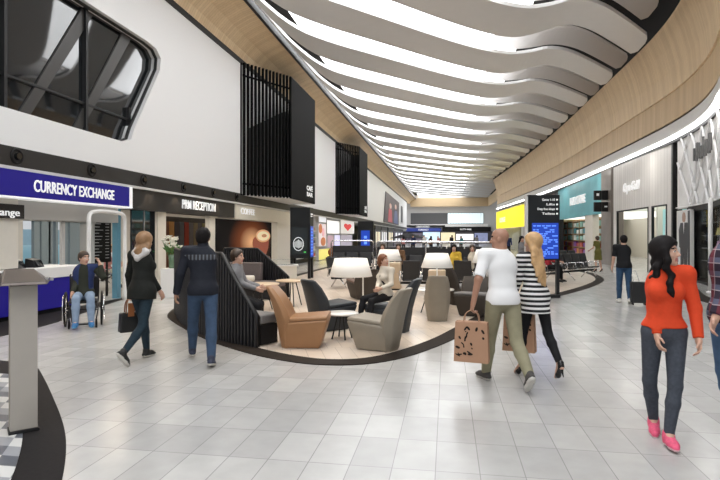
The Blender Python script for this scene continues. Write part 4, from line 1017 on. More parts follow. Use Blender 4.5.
# kiosk in the left foreground ------------------------------------------------
k0 = Vector((*G(10, 437), 0)); k1 = Vector((*G(33.5, 437.5), 0))
ax = (k1-k0).normalized(); rz = math.atan2(ax.y, ax.x)+.70
t = thing('kiosk', 'taupe pedestal kiosk with slanted dark desk top on the patterned floor', 'kiosk', (k0.x, k0.y, .012), rz)
w = .20
MB().box(.0, .02, .02, w, .16, 1.24).build('pedestal', mat('kiosk_taupe', (.42, .385, .34), .45, noise=.05), t, bevel=.006)
MB().box(-.01, .0, 0, w+.01, .18, .02).build('plinth', M_char, t)
mb = MB(); mb.hexa([(-.08, -.10, 1.25), (w+.06, -.10, 1.25), (w+.14, .42, 1.245), (-.08, .42, 1.245)], [(-.06, -.08, 1.275), (w+.05, -.08, 1.275), (w+.0, .34, 1.365), (-.02, .34, 1.365)])
mb.build('desk_top', mat('kiosk_bronze', (.10, .08, .07), .35, .3, noise=.15), t, bevel=.006)
for k in range(3):
    MB().box(w+.04+.035*k, .25-.05*k, 1.262, w+.064+.035*k, .32-.05*k, 1.29).build('key_switch', M_steel, t)
t = thing('kiosk_cabinet', 'brown wooden kiosk cabinet at the very left edge of the photo', 'cabinet', (*DX(-40, 4.35), .012), YAW)
MB().box(-.6, 0, 0, 0, .45, 1.28).build('body', mat('kiosk_oak', (.30, .20, .11), .5, noise=.2, nscale=4), t, bevel=.01); MB().box(-.62, -.03, 1.28, .03, .48, 1.32).build('desk_top', M_dark, t, bevel=.006)
MB().tube([(.02, -.02, .0), (.02, -.02, 1.28)], .018, 8).build('corner_post', M_char, t)
# ================================================================ PEOPLE
def V3(x, y, z): return np.array([x, y, z], float)
class Field:
    def __init__(s, lo, hi, h):
        s.o = np.array(lo, float); s.h = h
        s.n = np.ceil((np.array(hi)-s.o)/h).astype(int)+1
        s.a = np.full(s.n, 1.0, np.float32)
    def _sub(s, lo, hi, pad):
        i0 = np.clip(np.floor((lo-pad-s.o)/s.h).astype(int), 0, s.n-1); i1 = np.clip(np.ceil((hi+pad-s.o)/s.h).astype(int)+1, 1, s.n)
        ax = [s.o[k]+s.h*np.arange(i0[k], i1[k]) for k in range(3)]
        X, Y, Z = np.meshgrid(*ax, indexing='ij', sparse=True)
        return tuple(slice(i0[k], i1[k]) for k in range(3)), X, Y, Z
    def _mix(s, sl, d, k):
        a = s.a[sl]
        if k <= 0: s.a[sl] = np.minimum(a, d)
        else:
            hh = np.clip(.5+.5*(a-d)/k, 0, 1); s.a[sl] = a*(1-hh)+d*hh-k*hh*(1-hh)
    def cap(s, p, q, r0, r1=None, k=.02):
        r1 = r0 if r1 is None else r1; p = np.asarray(p, float); q = np.asarray(q, float); R = max(r0, r1)
        sl, X, Y, Z = s._sub(np.minimum(p, q)-R, np.maximum(p, q)+R, k+.03)
        d = q-p; L = float(d@d)+1e-12
        t = np.clip(((X-p[0])*d[0]+(Y-p[1])*d[1]+(Z-p[2])*d[2])/L, 0, 1)
        D = np.sqrt((X-p[0]-t*d[0])**2+(Y-p[1]-t*d[1])**2+(Z-p[2]-t*d[2])**2)-(r0+(r1-r0)*t)
        s._mix(sl, D.astype(np.float32), k); return s
    def ell(s, c, r, R=None, k=.02):
        c = np.asarray(c, float); r = np.asarray(r, float); m = r.max()
        sl, X, Y, Z = s._sub(c-m, c+m, k+.03)
        X, Y, Z = X-c[0], Y-c[1], Z-c[2]
        if R is not None: X, Y, Z = R[0, 0]*X+R[1, 0]*Y+R[2, 0]*Z, R[0, 1]*X+R[1, 1]*Y+R[2, 1]*Z, R[0, 2]*X+R[1, 2]*Y+R[2, 2]*Z
        k0 = np.sqrt((X/r[0])**2+(Y/r[1])**2+(Z/r[2])**2)+1e-9; k1 = np.sqrt((X/r[0]**2)**2+(Y/r[1]**2)**2+(Z/r[2]**2)**2)+1e-9
        s._mix(sl, (k0*(k0-1)/k1).astype(np.float32), k); return s
    def cut(s, p, n):                      # remove the side the normal points to
        ax = [s.o[k]+s.h*np.arange(s.n[k]) for k in range(3)]
        X, Y, Z = np.meshgrid(*ax, indexing='ij', sparse=True); n = np.asarray(n, float)/np.linalg.norm(n)
        s.a = np.maximum(s.a, ((X-p[0])*n[0]+(Y-p[1])*n[1]+(Z-p[2])*n[2]).astype(np.float32)); return s
    def carve(s, other): s.a = np.maximum(s.a, -other.a); return s
    def mesh(s):
        A = s.a.copy()
        for ax in range(3):
            i = [slice(None)]*3; i[ax] = 0; A[tuple(i)] = 1; i[ax] = -1; A[tuple(i)] = 1
        I = A < 0; n = s.n
        cs = [I[dx:n[0]-1+dx, dy:n[1]-1+dy, dz:n[2]-1+dz] for dx in (0, 1) for dy in (0, 1) for dz in (0, 1)]
        cnt = sum(c.astype(np.int8) for c in cs); act = (cnt > 0) & (cnt < 8)
        idx = np.argwhere(act); N = len(idx)
        if N == 0: return np.zeros((0, 3)), np.zeros((0, 4), int)
        gid = np.full(act.shape, -1, np.int64); gid[act] = np.arange(N)
        co = np.array([(a, b, c) for a in (0, 1) for b in (0, 1) for c in (0, 1)])
        val = np.stack([A[idx[:, 0]+c[0], idx[:, 1]+c[1], idx[:, 2]+c[2]] for c in co], 1)
        P = np.zeros((N, 3)); W = np.zeros(N)
        for i in range(8):
            for j in range(i+1, 8):
                if np.abs(co[i]-co[j]).sum() != 1: continue
                m = (val[:, i] < 0) != (val[:, j] < 0)
                t = val[:, i]/(val[:, i]-val[:, j]+1e-12)
                P[m] += co[i]+(co[j]-co[i])*t[m, None]; W[m] += 1
        P = (P/W[:, None]+idx)*s.h+s.o
        Q = []
        for ax in range(3):
            b, c = [(1, 2), (2, 0), (0, 1)][ax]
            i0 = [slice(0, n[k]) for k in range(3)]; i0[ax] = slice(0, n[ax]-1); i1 = list(i0); i1[ax] = slice(1, n[ax])
            a0, a1 = I[tuple(i0)], I[tuple(i1)]
            e = np.argwhere(a0 != a1); e = e[(e[:, b] > 0) & (e[:, c] > 0) & (e[:, b] < n[b]-1) & (e[:, c] < n[c]-1)]
            db = np.zeros(3, int); db[b] = 1; dc = np.zeros(3, int); dc[c] = 1
            g = lambda w: gid[w[:, 0], w[:, 1], w[:, 2]]
            q = np.stack([g(e-db-dc), g(e-dc), g(e), g(e-db)], 1)
            fl = ~a0[e[:, 0], e[:, 1], e[:, 2]]
            q[fl] = q[fl][:, ::-1]; Q.append(q)
        return P, np.concatenate(Q)
def mesh_obj(name, P, Q, mats, mi=None, parent=None):
    me = bpy.data.meshes.new(name); me.from_pydata(P.tolist(), [], Q.tolist())
    for m in mats: me.materials.append(m)
    if mi is not None: me.polygons.foreach_set('material_index', mi.astype(np.int32))
    me.polygons.foreach_set('use_smooth', np.ones(len(Q), bool)); me.update()
    o = bpy.data.objects.new(name, me); COL.objects.link(o)
    if parent is not None: o.parent = parent
    return o
def rotz(a): c, s = math.cos(a), math.sin(a); return np.array([[c, -s, 0], [s, c, 0], [0, 0, 1]])
def rotx(a): c, s = math.cos(a), math.sin(a); return np.array([[1, 0, 0], [0, c, -s], [0, s, c]])
def roty(a): c, s = math.cos(a), math.sin(a); return np.array([[c, 0, s], [0, 1, 0], [-s, 0, c]])
rad = math.radians
SKIN = {}
def skin_mat(n, c): return mat('skin_'+n, c, .5, noise=.06, nscale=20)
SK_light = skin_mat('light', (.60, .36, .26)); SK_mid = skin_mat('medium', (.44, .25, .16)); SK_tan = skin_mat('tan', (.38, .20, .13))
M_eye = mat('eye_white', (.8, .78, .75), .3); M_iris = mat('eye_dark', (.03, .02, .015), .2); M_lip = mat('lip', (.45, .14, .12), .4)

def skeleton(H, fem, p):
    s = H/1.75; J = {}
    J['s'] = s
    pel = V3(0, 0, .95*s); ln = rad(p.get('lean', 3)); sd = rad(p.get('side', 0)); up = V3(math.sin(sd), math.sin(ln), math.cos(ln)*math.cos(sd)); up = up/np.linalg.norm(up)
    J['pel'] = pel; J['up'] = up
    tw = rad(p.get('twist', 0)); Rt = rotz(tw)
    J['chest'] = pel+up*.33*s; J['neck'] = pel+up*.545*s; J['shl'] = pel+up*.475*s
    sw = (.165 if fem else .190)*s
    ha, hp = rad(p.get('hy', 0)), rad(p.get('hp', 0))
    J['Rh'] = rotz(ha+tw) @ rotx(-hp)
    J['head'] = J['neck']+up*.115*s+V3(0, .012, 0)*s+J['Rh'] @ V3(0, .01*s, 0)
    for sg, L in ((-1, 'l'), (1, 'r')):
        sh = J['shl']+Rt @ V3(sg*sw, 0, 0); J['sh'+L] = sh
        a, b = rad(p.get('a'+L, 0)), rad(p.get('b'+L, 9)); e, io = rad(p.get('e'+L, 14)), rad(p.get('i'+L, 0))
        d = Rt @ V3(sg*math.sin(b), math.cos(b)*math.sin(a), -math.cos(b)*math.cos(a))
        el = sh+d*.285*s; J['el'+L] = el
        f = V3(sg*math.sin(b)*.6-sg*math.sin(io), math.sin(a+e)*math.cos(io), -math.cos(a+e)*math.cos(io)); f = Rt @ (f/np.linalg.norm(f))
        J['wr'+L] = el+f*.25*s; J['hd'+L] = f
        hw = (.088 if fem else .092)*s
        hip = pel+rotz(tw*.4) @ V3(sg*hw, 0, -.03*s)
        t, tb, kb = rad(p.get('t'+L, 0)), rad(p.get('o'+L, 1.5)), rad(p.get('k'+L, 3))
        d = V3(sg*math.sin(tb), math.sin(t)*math.cos(tb), -math.cos(t)*math.cos(tb))
        kn = hip+d*.435*s; c = V3(sg*math.sin(rad(p.get('q'+L, p.get('o'+L, 1.5)*.4))), math.sin(t-kb), -math.cos(t-kb)); c = c/np.linalg.norm(c)
        an = kn+c*.41*s
        J['hip'+L], J['kn'+L], J['an'+L] = hip, kn, an
        fp, fy = rad(p.get('f'+L, 0)), rad(p.get('y'+L, 6))*-sg
        J['Rf'+L] = rotz(fy) @ rotx(-fp)
    heel = p.get('heel', 0)
    J['heelh'] = heel
    lo = 9
    for L in 'lr':
        R = J['Rf'+L]; an = J['an'+L]
        J['he'+L] = an+R @ V3(0, -.035, -.052)*s; J['to'+L] = an+R @ V3(0, .150, -.062-heel/s)*s; J['ba'+L] = an+R @ V3(0, .085, -.055-heel*.9/s)*s
        lo = min(lo, J['he'+L][2]-.028*s-heel*(1 if p.get('f'+L, 0) == 0 else 0), J['to'+L][2]-.02*s, J['ba'+L][2]-.03*s)
    if 'pz' in p: lo = pel[2]-p['pz']
    for k_, v in J.items():
        if isinstance(v, np.ndarray) and v.shape == (3,) and k_ not in ('up',) and not k_.startswith('hd'): J[k_] = v-V3(0, 0, lo)
    return J
def torso(F, J, fem, g, belly=0.0, hips=True, low=True):
    s = J['s']; p, u = J['pel'], J['up']; a = math.atan2(u[1], u[2]); R = rotx(-a)
    if fem:
        F.ell(p+u*.36*s, V3(.128, .088, .17)*s+g, R, .03); F.ell(p+u*.18*s, V3(.112, .085, .14)*s+g, R, .05)
        for sg in (-1, 1): F.ell(p+u*.335*s+V3(sg*.062, .072, 0)*s, V3(.058, .052, .06)*s+g, R, .03)
        if hips: F.ell(p+u*.0, V3(.162, .112, .13)*s+g, R, .05)
    else:
        F.ell(p+u*.36*s, V3(.158, .102, .18)*s+g, R, .03); F.ell(p+u*.16*s, V3(.138, .100+belly, .16)*s+g, R, .05)
        if hips: F.ell(p+u*-.01, V3(.158, .112, .12)*s+g, R, .05)
    r = (.050 if fem else .060)*s+g
    for L in 'lr':
        F.cap(J['shl']+u*.012*s+(J['sh'+L]-J['shl'])*.2, J['sh'+L]-u*.005*s, r*1.05, r, .04)
        F.cap(J['neck']-u*.015*s, J['sh'+L]+u*.0, .045*s+g, .04*s+g, .03)
def arm(F, J, fem, L, g, to=1.0, k=.03, start=0.0):
    s = J['s']*(.88 if fem else 1.0)
    F.cap(J['sh'+L]+(J['el'+L]-J['sh'+L])*start, J['el'+L] if to >= .5 else J['sh'+L]+(J['el'+L]-J['sh'+L])*to*2, .052*s+g, (.042 if to >= .5 else .047)*s+g, k)
    if to > .5: F.cap(J['el'+L], J['el'+L]+(J['wr'+L]-J['el'+L])*(to-.5)*2, .041*s+g, (.041-.013*(to-.5)*2)*s+g, .02)
def leg(F, J, fem, L, g, to=1.0, k=.03, gk=None, flare=0.0):
    s = J['s']*(.96 if fem else 1.0); gk = g if gk is None else gk
    F.cap(J['hip'+L], J['kn'+L], .086*s+g, .056*s+gk, k)
    c = J['kn'+L]+(J['an'+L]-J['kn'+L])*.35
    F.cap(J['kn'+L], c, .055*s+gk, .056*s+gk, .02)
    F.cap(c, J['kn'+L]+(J['an'+L]-J['kn'+L])*to, .056*s+gk, (.039+flare)*s+gk, .02)
def hand(F, J, L, p):
    s = J['s']; w = J['wr'+L]; d = J['hd'+L]; sg = -1 if L == 'l' else 1
    n = V3(-sg, 0, 0)-d*np.dot(V3(-sg, 0, 0), d)
    if np.linalg.norm(n) < .3: n = V3(0, 1, 0)-d*d[1]
    n = n/np.linalg.norm(n); t = np.cross(n, d); 
    if t[1] < 0: t = -t
    cu = rad(p.get('g'+L, 28))
    F.cap(w-d*.03, w+d*.03*s, .026*s, .027*s, .01)
    for o in (-.026, -.009, .009, .026): F.cap(w+d*.02+t*o*.7*s, w+d*.085*s+t*o*s, .016*s, .0125*s, .012)
    for i, ln in enumerate((.8, .95, 1.0, .9)):
        b = w+d*.088*s+t*(-.028+.0187*i)*s; d1 = d*math.cos(cu)+n*math.sin(cu); d2 = d*math.cos(cu*2.2)+n*math.sin(cu*2.2)
        m = b+d1*.042*ln*s; F.cap(b, m, .0098*s, .009*s, .004); F.cap(m, m+d2*.038*ln*s, .009*s, .0075*s, .004)
    b = w+d*.03*s+t*.026*s; m = b+(d*.6+t*.55+n*.4)*.045*s; F.cap(b, m, .0115*s, .0105*s, .008); F.cap(m, m+(d*.85+t*.1+n*.45)*.036*s, .0105*s, .0085*s, .004)
def head(F, J, fem):
    s = J['s']*(.96 if fem else 1.0); c, R = J['head'], J['Rh']
    P = lambda x, y, z: c+R @ (V3(x, y, z)*s)
    F.cap(J['neck']-J['up']*.05*s, P(0, -.02, -.03), (.052 if fem else .061)*s, (.048 if fem else .056)*s, .03)
    F.ell(P(0, -.012, .035), V3(.076, .094, .088)*s, R, .02); F.ell(P(0, .022, -.045), V3(.058, .066, .072)*s, R, .03)
    F.cap(P(-.028, .06, .028), P(.028, .06, .028), .026*s, .026*s, .012)          # brow
    F.cap(P(0, .080, .018), P(0, .103, -.022), .009*s, .014*s, .012)             # nose
    for sg in (-1, 1):
        F.ell(P(sg*.012, .090, -.026), V3(.010, .012, .009)*s, R, .008)
        F.ell(P(sg*.038, .058, -.022), V3(.026, .024, .024)*s, R, .02)            # cheek
        F.ell(P(sg*.077, -.008, -.006), V3(.010, .024, .032)*s, R @ rotz(sg*-.35), .008)
        F.ell(P(sg*.031, .070, .012), V3(.014, .013, .013)*s, R, .004)             # eye
    F.cap(P(-.017, .081, -.056), P(.017, .081, -.056), .008*s, .008*s, .006); F.cap(P(-.014, .079, -.067), P(.014, .079, -.067), .009*s, .009*s, .006)
    F.ell(P(0, .070, -.098), V3(.022, .018, .018)*s, R, .02)
def bounds(J):
    pts = np.array([v for k, v in J.items() if isinstance(v, np.ndarray) and v.shape == (3,) and k != 'up' and not k.startswith('hd')])
    return pts.min(0)-.26, pts.max(0)+.30
def face_mats(P, Q, J, fem):
    s = J['s']*(.96 if fem else 1.0); C = P[Q].mean(1); L = (C-J['head']) @ J['Rh']/s
    mi = np.zeros(len(Q), int)
    for sg in (-1, 1):
        d = np.linalg.norm((L-V3(sg*.031, .082, .012))*V3(1, .5, 1.5), axis=1); mi[d < .0155] = 1
        d = np.linalg.norm((L-V3(sg*.031, .085, .012)), axis=1); mi[d < .0085] = 2
        b = (abs(L[:, 0]-sg*.033) < .022) & (abs(L[:, 2]-.040+abs(L[:, 0]-sg*.028)*.15) < .006) & (L[:, 1] > .055); mi[b] = 4
    m = (abs(L[:, 0]) < .026) & (L[:, 2] < -.048) & (L[:, 2] > -.076) & (L[:, 1] > .070); mi[m] = 3
    return mi
def person(label, loc, heading, H, fem, p, skin, hairm, clothes, hair=None, h=.0085, kids=None, nm='person'):
    J = skeleton(H, fem, p); lo, hi = bounds(J)
    F = Field(lo, hi, h); torso(F, J, fem, -.012, p.get('belly', 0))
    for L in 'lr': arm(F, J, fem, L, 0.0); leg(F, J, fem, L, -.008); hand(F, J, L, p); F.cap(J['an'+L], J['he'+L], .036*J['s'], .030*J['s'], .02); F.cap(J['an'+L], J['to'+L], .034*J['s'], .022*J['s'], .02)
    head(F, J, fem)
    P, Q = F.mesh()
    o = mesh_obj(nm, P, Q, [skin, M_eye, M_iris, M_lip, hairm], face_mats(P, Q, J, fem))
    tag(o, label, 'person'); o.location = loc; o.rotation_euler = (0, 0, heading)
    o['J'] = 0; del o['J']
    for cname, fn, m in clothes:
        F = Field(lo, hi, h); fn(F, J)
        P, Q = F.mesh(); ms = m if isinstance(m, (list, tuple)) else [m]
        mi = None
        if callable(kids) and cname in ('shoe',): mi = kids(P, Q, J)
        if cname == 'shoes':
            for L in 'lr':
                F = Field(np.minimum(J['he'+L], J['to'+L])-.12, np.maximum(J['he'+L], J['to'+L])+.16, h*.8); fn(F, J, L) if False else shoe(F, J, L, p.get('shoe', 'sneaker'))
                P, Q = F.mesh(); C = P[Q].mean(1); W = (C-J['an'+L]) @ J['Rf'+L]/J['s']
                mi = ((W[:, 2] < -.062) if p.get('shoe', 'sneaker') == 'sneaker' else W[:, 2] < -9).astype(int)
                mesh_obj('shoe', P, Q, ms, mi, o)
            continue
        mesh_obj(cname, P, Q, ms, None, o)
    if hair:
        F = Field(J['head']-np.array([.34, .34, .75]), J['head']+np.array([.34, .34, .3]), h); hair(F, J)
        P, Q = F.mesh(); mesh_obj('hair', P, Q, [hairm], None, o)
    return o, J
def shoe(F, J, L, kind):
    s = J['s']; R = J['Rf'+L]; an = J['an'+L]; P = lambda x, y, z: an+R @ (V3(x, y, z)*s)
    if kind == 'heel':
        hh = J['heelh']/s
        F.cap(P(0, -.03, -.035), P(0, .08, -.055-hh*.85), .030*s, .030*s, .02); F.cap(P(0, .08, -.06-hh*.85), P(0, .15, -.066-hh*.95), .032*s, .018*s, .02)
        F.cap(P(0, -.035, -.03), P(0, -.05, -.07-hh*1.0), .018*s, .007*s, .01); F.cap(P(0, -.02, .0), P(0, -.025, -.04), .040*s, .034*s, .02)
    else:
        F.cap(P(0, -.04, -.052), P(0, .11, -.055), .038*s, .040*s, .02); F.cap(P(0, .10, -.058), P(0, .165, -.062), .040*s, .028*s, .02)
        F.cap(P(0, -.012, .01 if kind == 'sneaker' else .05), P(0, .0, -.05), .044*s, .042*s, .02); F.cap(P(0, .0, -.02), P(0, .11, -.045), .040*s, .030*s, .03)
        F.cut(P(0, 0, -.085), R @ V3(0, 0, -1))
nop = lambda F, J: None
# garments -----------------------------------------------------------------
def pants(fem, g=.008, gk=None, to=.97, flare=0.0, top=.05):
    def f(F, J):
        s = J['s']; p, u = J['pel'], J['up']; R = rotx(-math.atan2(u[1], u[2]))
        F.ell(p, (V3(.162, .112, .13) if fem else V3(.158, .112, .12))*s+g, R, .05); F.ell(p+u*.09*s, (V3(.125, .095, .1) if fem else V3(.142, .104, .1))*s+g, R, .04)
        for L in 'lr': leg(F, J, fem, L, g, to, .03, gk, flare)
        F.cut(p+u*top*s, u)
    return f
def sleeve_of(F, J, fem, L, g, to):
    A = Field(F.o, F.o+(F.n-1)*F.h, F.h)
    if tuple(A.n) != tuple(F.n): arm(F, J, fem, L, g, to); return
    arm(A, J, fem, L, g, min(1.0, to+.08)); a, b = (J['sh'+L], J['el'+L]) if to <= .5 else (J['el'+L], J['wr'+L])
    e = a+(b-a)*(to*2 if to <= .5 else (to-.5)*2); A.cut(e, b-a)
    hh = np.clip(.5+.5*(F.a-A.a)/.03, 0, 1); F.a = F.a*(1-hh)+A.a*hh-.03*hh*(1-hh)
def top(fem, g=.012, sleeve=1.0, hem=-.02, ga=None, collar=.0, belly=0.0, flare=0.0, neck=.0):
    def f(F, J):
        s = J['s']; p, u = J['pel'], J['up']; ga_ = g if ga is None else ga
        torso(F, J, fem, g, belly)
        if hem < 0: F.ell(p, (V3(.162, .112, .13) if fem else V3(.158, .116, .14))*s+g+.010, rotx(-math.atan2(u[1], u[2])), .04)
        if flare: F.cap(p+u*.16*s, p+u*hem*s, (.10 if fem else .125)*s+g, (.13 if fem else .14)*s+flare, .06)
        F.cut(p+u*hem*s, -u)
        for L in 'lr': sleeve_of(F, J, fem, L, ga_, sleeve)
        F.cut(J['neck']+u*(.012+neck)*s, u+V3(0, -.25, 0))
        if collar: F.cap(J['neck']-u*.03*s, J['neck']+u*.03*s, .062*s+collar, .058*s+collar, .02)
    return f
def dress(fem, g=.012, hem=-.45, sleeve=.3, w=.19):
    def f(F, J):
        s = J['s']; p, u = J['pel'], J['up']
        torso(F, J, fem, g); F.cap(p, p+V3(0, 0, hem*s), .15*s, w*s, .06); F.cut(p+V3(0, 0, hem*s), V3(0, 0, -1))
        for L in 'lr': arm(F, J, fem, L, g, sleeve)
        F.cut(J['neck']+u*.005*s, u+V3(0, -.25, 0))
    return f
def hair_short(thick=.014, cap=False, back=-.05):
    def f(F, J):
        s = J['s']; c, R = J['head'], J['Rh']; P = lambda x, y, z: c+R @ (V3(x, y, z)*s)
        F.ell(P(0, -.016, .040), V3(.078, .095, .090)*s+thick, R, .02); F.ell(P(0, -.05, -.01), V3(.070, .058, .07)*s+thick*.6, R, .02)
        if cap: F.ell(P(0, .06, .075), V3(.05, .04, .03)*s, R, .02)
        F.cut(P(0, .055, .045), R @ V3(0, .80, -.62)); F.cut(P(0, 0, back), R @ V3(0, .25, -1))
    return f
def hair_long(length=.30, width=.085, wav=.0, front=False, thick=.02, back=.03):
    def f(F, J):
        s = J['s']; c, R = J['head'], J['Rh']; P = lambda x, y, z: c+R @ (V3(x, y, z)*s)
        F.ell(P(0, -.016, .040), V3(.078, .095, .090)*s+thick, R, .02)
        F.cut(P(0, .062, .045), R @ V3(0, .82, -.57))
        u = J['up']
        for x in np.linspace(-width, width, 7):
            y = -.075+.5*(x/width)**2*.10
            a = P(x*.85, y+.02, .02); n = 5
            for k in range(n):
                q = c+R @ (V3(x*(1+.15*k/n), y-.012*k+.01, 0)*s)+V3(0, -back*min(1, (k+1)/2.5), 0)*s-V3(0, 0, 1)*(length*(1-.25*(x/width)**2)*(k+1)/n)*s+V3(math.sin(k*2.1+x*60)*wav, math.cos(k*1.7+x*40)*wav, 0)
                F.cap(a, q, .034*s*(1-.08*k), .033*s*(1-.08*(k+1)), .02); a = q
        if front:
            for sg in (-1, 1):
                a = P(sg*.078, .02, .03)
                for k in range(6):
                    q = P(sg*(.082+.01*math.sin(k*2)), .035+.008*k, 0)-V3(0, 0, length*.95*(k+1)/6)*s+V3(math.sin(k*2.3)*wav, math.cos(k*1.9)*wav, 0); F.cap(a, q, .026*s, .026*s*(1-.06*k), .02); a = q
    return f
def hair_bun(F, J):
    s = J['s']; c, R = J['head'], J['Rh']; P = lambda x, y, z: c+R @ (V3(x, y, z)*s)
    hair_short(.012)(F, J); F.ell(P(0, -.10, -.03), V3(.045, .045, .05)*s, R, .02); F.cap(P(0, -.1, -.05), P(0, -.09, -.14), .03*s, .015*s, .02)
def wp(o, q):      # point of a person in the world
    return o.location+Matrix.Rotation(o.rotation_euler.z, 3, 'Z') @ Vector(q)
HB = mat('hair_black', (.010, .008, .008), .6, spec=.15, noise=.4, nscale=40); HBr = mat('hair_brown', (.05, .03, .018), .5, noise=.4, nscale=40)
HLb = mat('hair_light_brown', (.27, .15, .07), .5, noise=.3, nscale=30); HBl = mat('hair_blonde', (.52, .32, .15), .5, noise=.35, nscale=25); HR = mat('hair_auburn', (.17, .055, .02), .5, noise=.3, nscale=30)
D_dark = mat('denim_dark', (.020, .035, .048), .8, noise=.3, nscale=30); D_blue = mat('denim_blue', (.045, .075, .130), .8, noise=.3, nscale=14); D_light = mat('denim_light', (.25, .33, .45), .8, noise=.25, nscale=14); D_grey = mat('denim_charcoal', (.062, .070, .088), .8, noise=.35, nscale=40)
SOLE = mat('white_sole', (.62, .60, .55), .6)
# woman with handbag, seen from behind
M_blazer = mat('black_blazer', (.014, .015, .013), .75, noise=.3, nscale=20)
def scarf(F, J):
    s = J['s']; u = J['up']; n = J['neck']
    F.cap(n+V3(-.055, -.03, .01)*s, n+V3(.055, -.03, .01)*s, .06*s, .06*s, .03); F.cap(n+V3(-.10, -.06, -.03)*s, n+V3(.0, -.11, -.10)*s, .040*s, .035*s, .03); F.cap(n+V3(.10, -.06, -.02)*s, n+V3(.0, -.11, -.10)*s, .040*s, .035*s, .03); F.ell(n+V3(0, .03, .01)*s, V3(.08, .07, .05)*s, None, .03)
x, y = G(142, 361)
o, J = person('woman in black blazer and grey scarf walking away with a black handbag', (x, y, 0), -.18, 1.74, True, dict(tl=20, kl=12, fl=4, tr=-14, kr=32, fr=48, al=4, el=12, ar=6, er=24, bl=19, br=19, gl=55, hp=2, qr=-4), SK_light, HLb,
    [('jeans', pants(True, .008, .004), D_dark), ('blazer', top(True, .022, .97, -.10, .014, flare=.05), M_blazer), ('scarf', scarf, mat('pale_scarf', (.55, .52, .50), .9, noise=.2, nscale=30)), ('shoes', nop, [mat('black_sneaker', (.015, .015, .015), .6), SOLE])], hair_long(.17, .085, .006, thick=.024, back=.015))
def handbag(o, J, L, label, m, mh, w, hgt, d, drop, name='handbag', cat='handbag', rz=0.0, panel=None, off=(0, 0)):
    hp = wp(o, J['wr'+L]+J['hd'+L]*.085*J['s']); t = thing(name, label, cat, (hp.x+off[0], hp.y+off[1], hp.z-drop-hgt), o.rotation_euler.z+rz)
    body = MB(); body.hexa([(-w/2, -d/2, 0), (w/2, -d/2, 0), (w/2, d/2, 0), (-w/2, d/2, 0)], [(-w/2*.92, -d/2*.7, hgt), (w/2*.92, -d/2*.7, hgt), (w/2*.92, d/2*.7, hgt), (-w/2*.92, d/2*.7, hgt)])
    body.build('bag_body', m, t, bevel=.02 if name == 'handbag' else .003)
    for sy in (-1, 1): MB().tube(chaikin([(-w*.22, sy*d*.3, hgt-.02), (-w*.2, sy*d*.25, hgt+drop*.7), (0, 0, hgt+drop+.005), (w*.2, sy*d*.25, hgt+drop*.7), (w*.22, sy*d*.3, hgt-.02)], 2), .009 if name == 'handbag' else .005, 6).build('handle', mh, t)
    return t
t = handbag(o, J, 'l', 'black leather handbag with brown handles held by the blazer woman', mat('black_leather', (.012, .012, .012), .4), mat('brown_leather_strap', (.20, .08, .035), .5), .30, .27, .15, .20, rz=1.0)
MB().box(-.05, -.085, .22, .03, -.078, .40).build('scarf_tie', mat('rust_tie', (.35, .13, .05), .7), t)
# man in quilted jacket
M_quilt = mat('navy_black_quilt', (.016, .018, .026), .7, noise=.3, nscale=14, bump=.4)
def yoke(F, J):
    s = J['s']; u = J['up']; p = J['pel']; torso(F, J, False, .031); F.cut(p+u*.445*s, u); F.cut(p+u*.375*s, -u); F.cut(J['shl']+V3(0, -.03, 0), V3(0, 1, 0))
x, y = G(203, 363)
o, J = person('man in dark quilted jacket and blue jeans walking past the slatted bench', (x, y, 0), .42, 1.80, False, dict(tl=26, kl=8, fl=-8, tr=-16, kr=8, fr=14, al=-6, ar=8, el=18, er=24, bl=18, br=18, hy=-14, ol=5, orr=5), SK_mid, HB,
    [('jeans', pants(False, .012, .012), D_blue), ('jacket', top(False, .026, .98, -.07, .018, collar=.012), M_quilt), ('jacket_yoke', yoke, stripes('yoke_pattern', (.03, .03, .034), (.12, .13, .15), 'X', 22, .4, .7)), ('shoes', nop, [mat('navy_sneaker', (.02, .025, .05), .6), SOLE])], hair_short(.016))
# bald man in white T-shirt
x, y = G(503, 384)
o, J = person('bald man in white T-shirt and khaki chinos carrying a patterned paper bag', (x, y, 0), .30, 1.80, False, dict(tl=17, kl=4, fl=0, tr=-16, kr=30, fr=46, al=-18, el=18, ar=10, er=16, bl=22, br=10, hy=58, hp=6, lean=5, gl=60, yl=14), SK_tan, HB,
    [('chinos', pants(False, .014, .014), mat('khaki_cotton', (.285, .265, .175), .85, noise=.15, nscale=14)), ('t_shirt', top(False, .018, .44, -.06, .016), mat('white_cotton', (.82, .82, .82), .85, noise=.04, nscale=10)), ('shoes', nop, [mat('grey_sneaker', (.055, .050, .046), .6), SOLE])], None)
M_kraft = mat('kraft_paper', (.42, .245, .155), .75, noise=.08, nscale=8)
def kraft(o, J, L, label, **k):
    t = handbag(o, J, L, label, M_kraft, M_kraft, .38, .44, .14, .13, 'shopping_bag', 'shopping bag', **k); rr = random.Random(4); mb = MB()
    for i in range(22):
        x_, z_ = rr.uniform(-.15, .15), rr.uniform(.06, .40); w_ = rr.uniform(.006, .014); l_ = rr.uniform(.008, .034)
        yy = -.07+.021*z_/.44; n = 7; a0 = rr.uniform(0, 3)
        mb.prism([(x_+math.cos(a0)*w_*math.cos(2*PI*q/n)-math.sin(a0)*l_*math.sin(2*PI*q/n), z_+math.sin(a0)*w_*math.cos(2*PI*q/n)+math.cos(a0)*l_*math.sin(2*PI*q/n)) for q in range(n)], 'Y', yy-.003, yy+.004)
    mb.build('printed_motif', mat('black_print', (.02, .015, .012), .7), t)
    MB().box(-.15, -.01, .38, .15, .03, .447).build('bag_lining', mat('kraft_inner', (.5, .32, .22), .8), t)
    return t
kraft(o, J, 'l', 'brown paper shopping bag with black motif in the bald man left hand', rz=-.5)
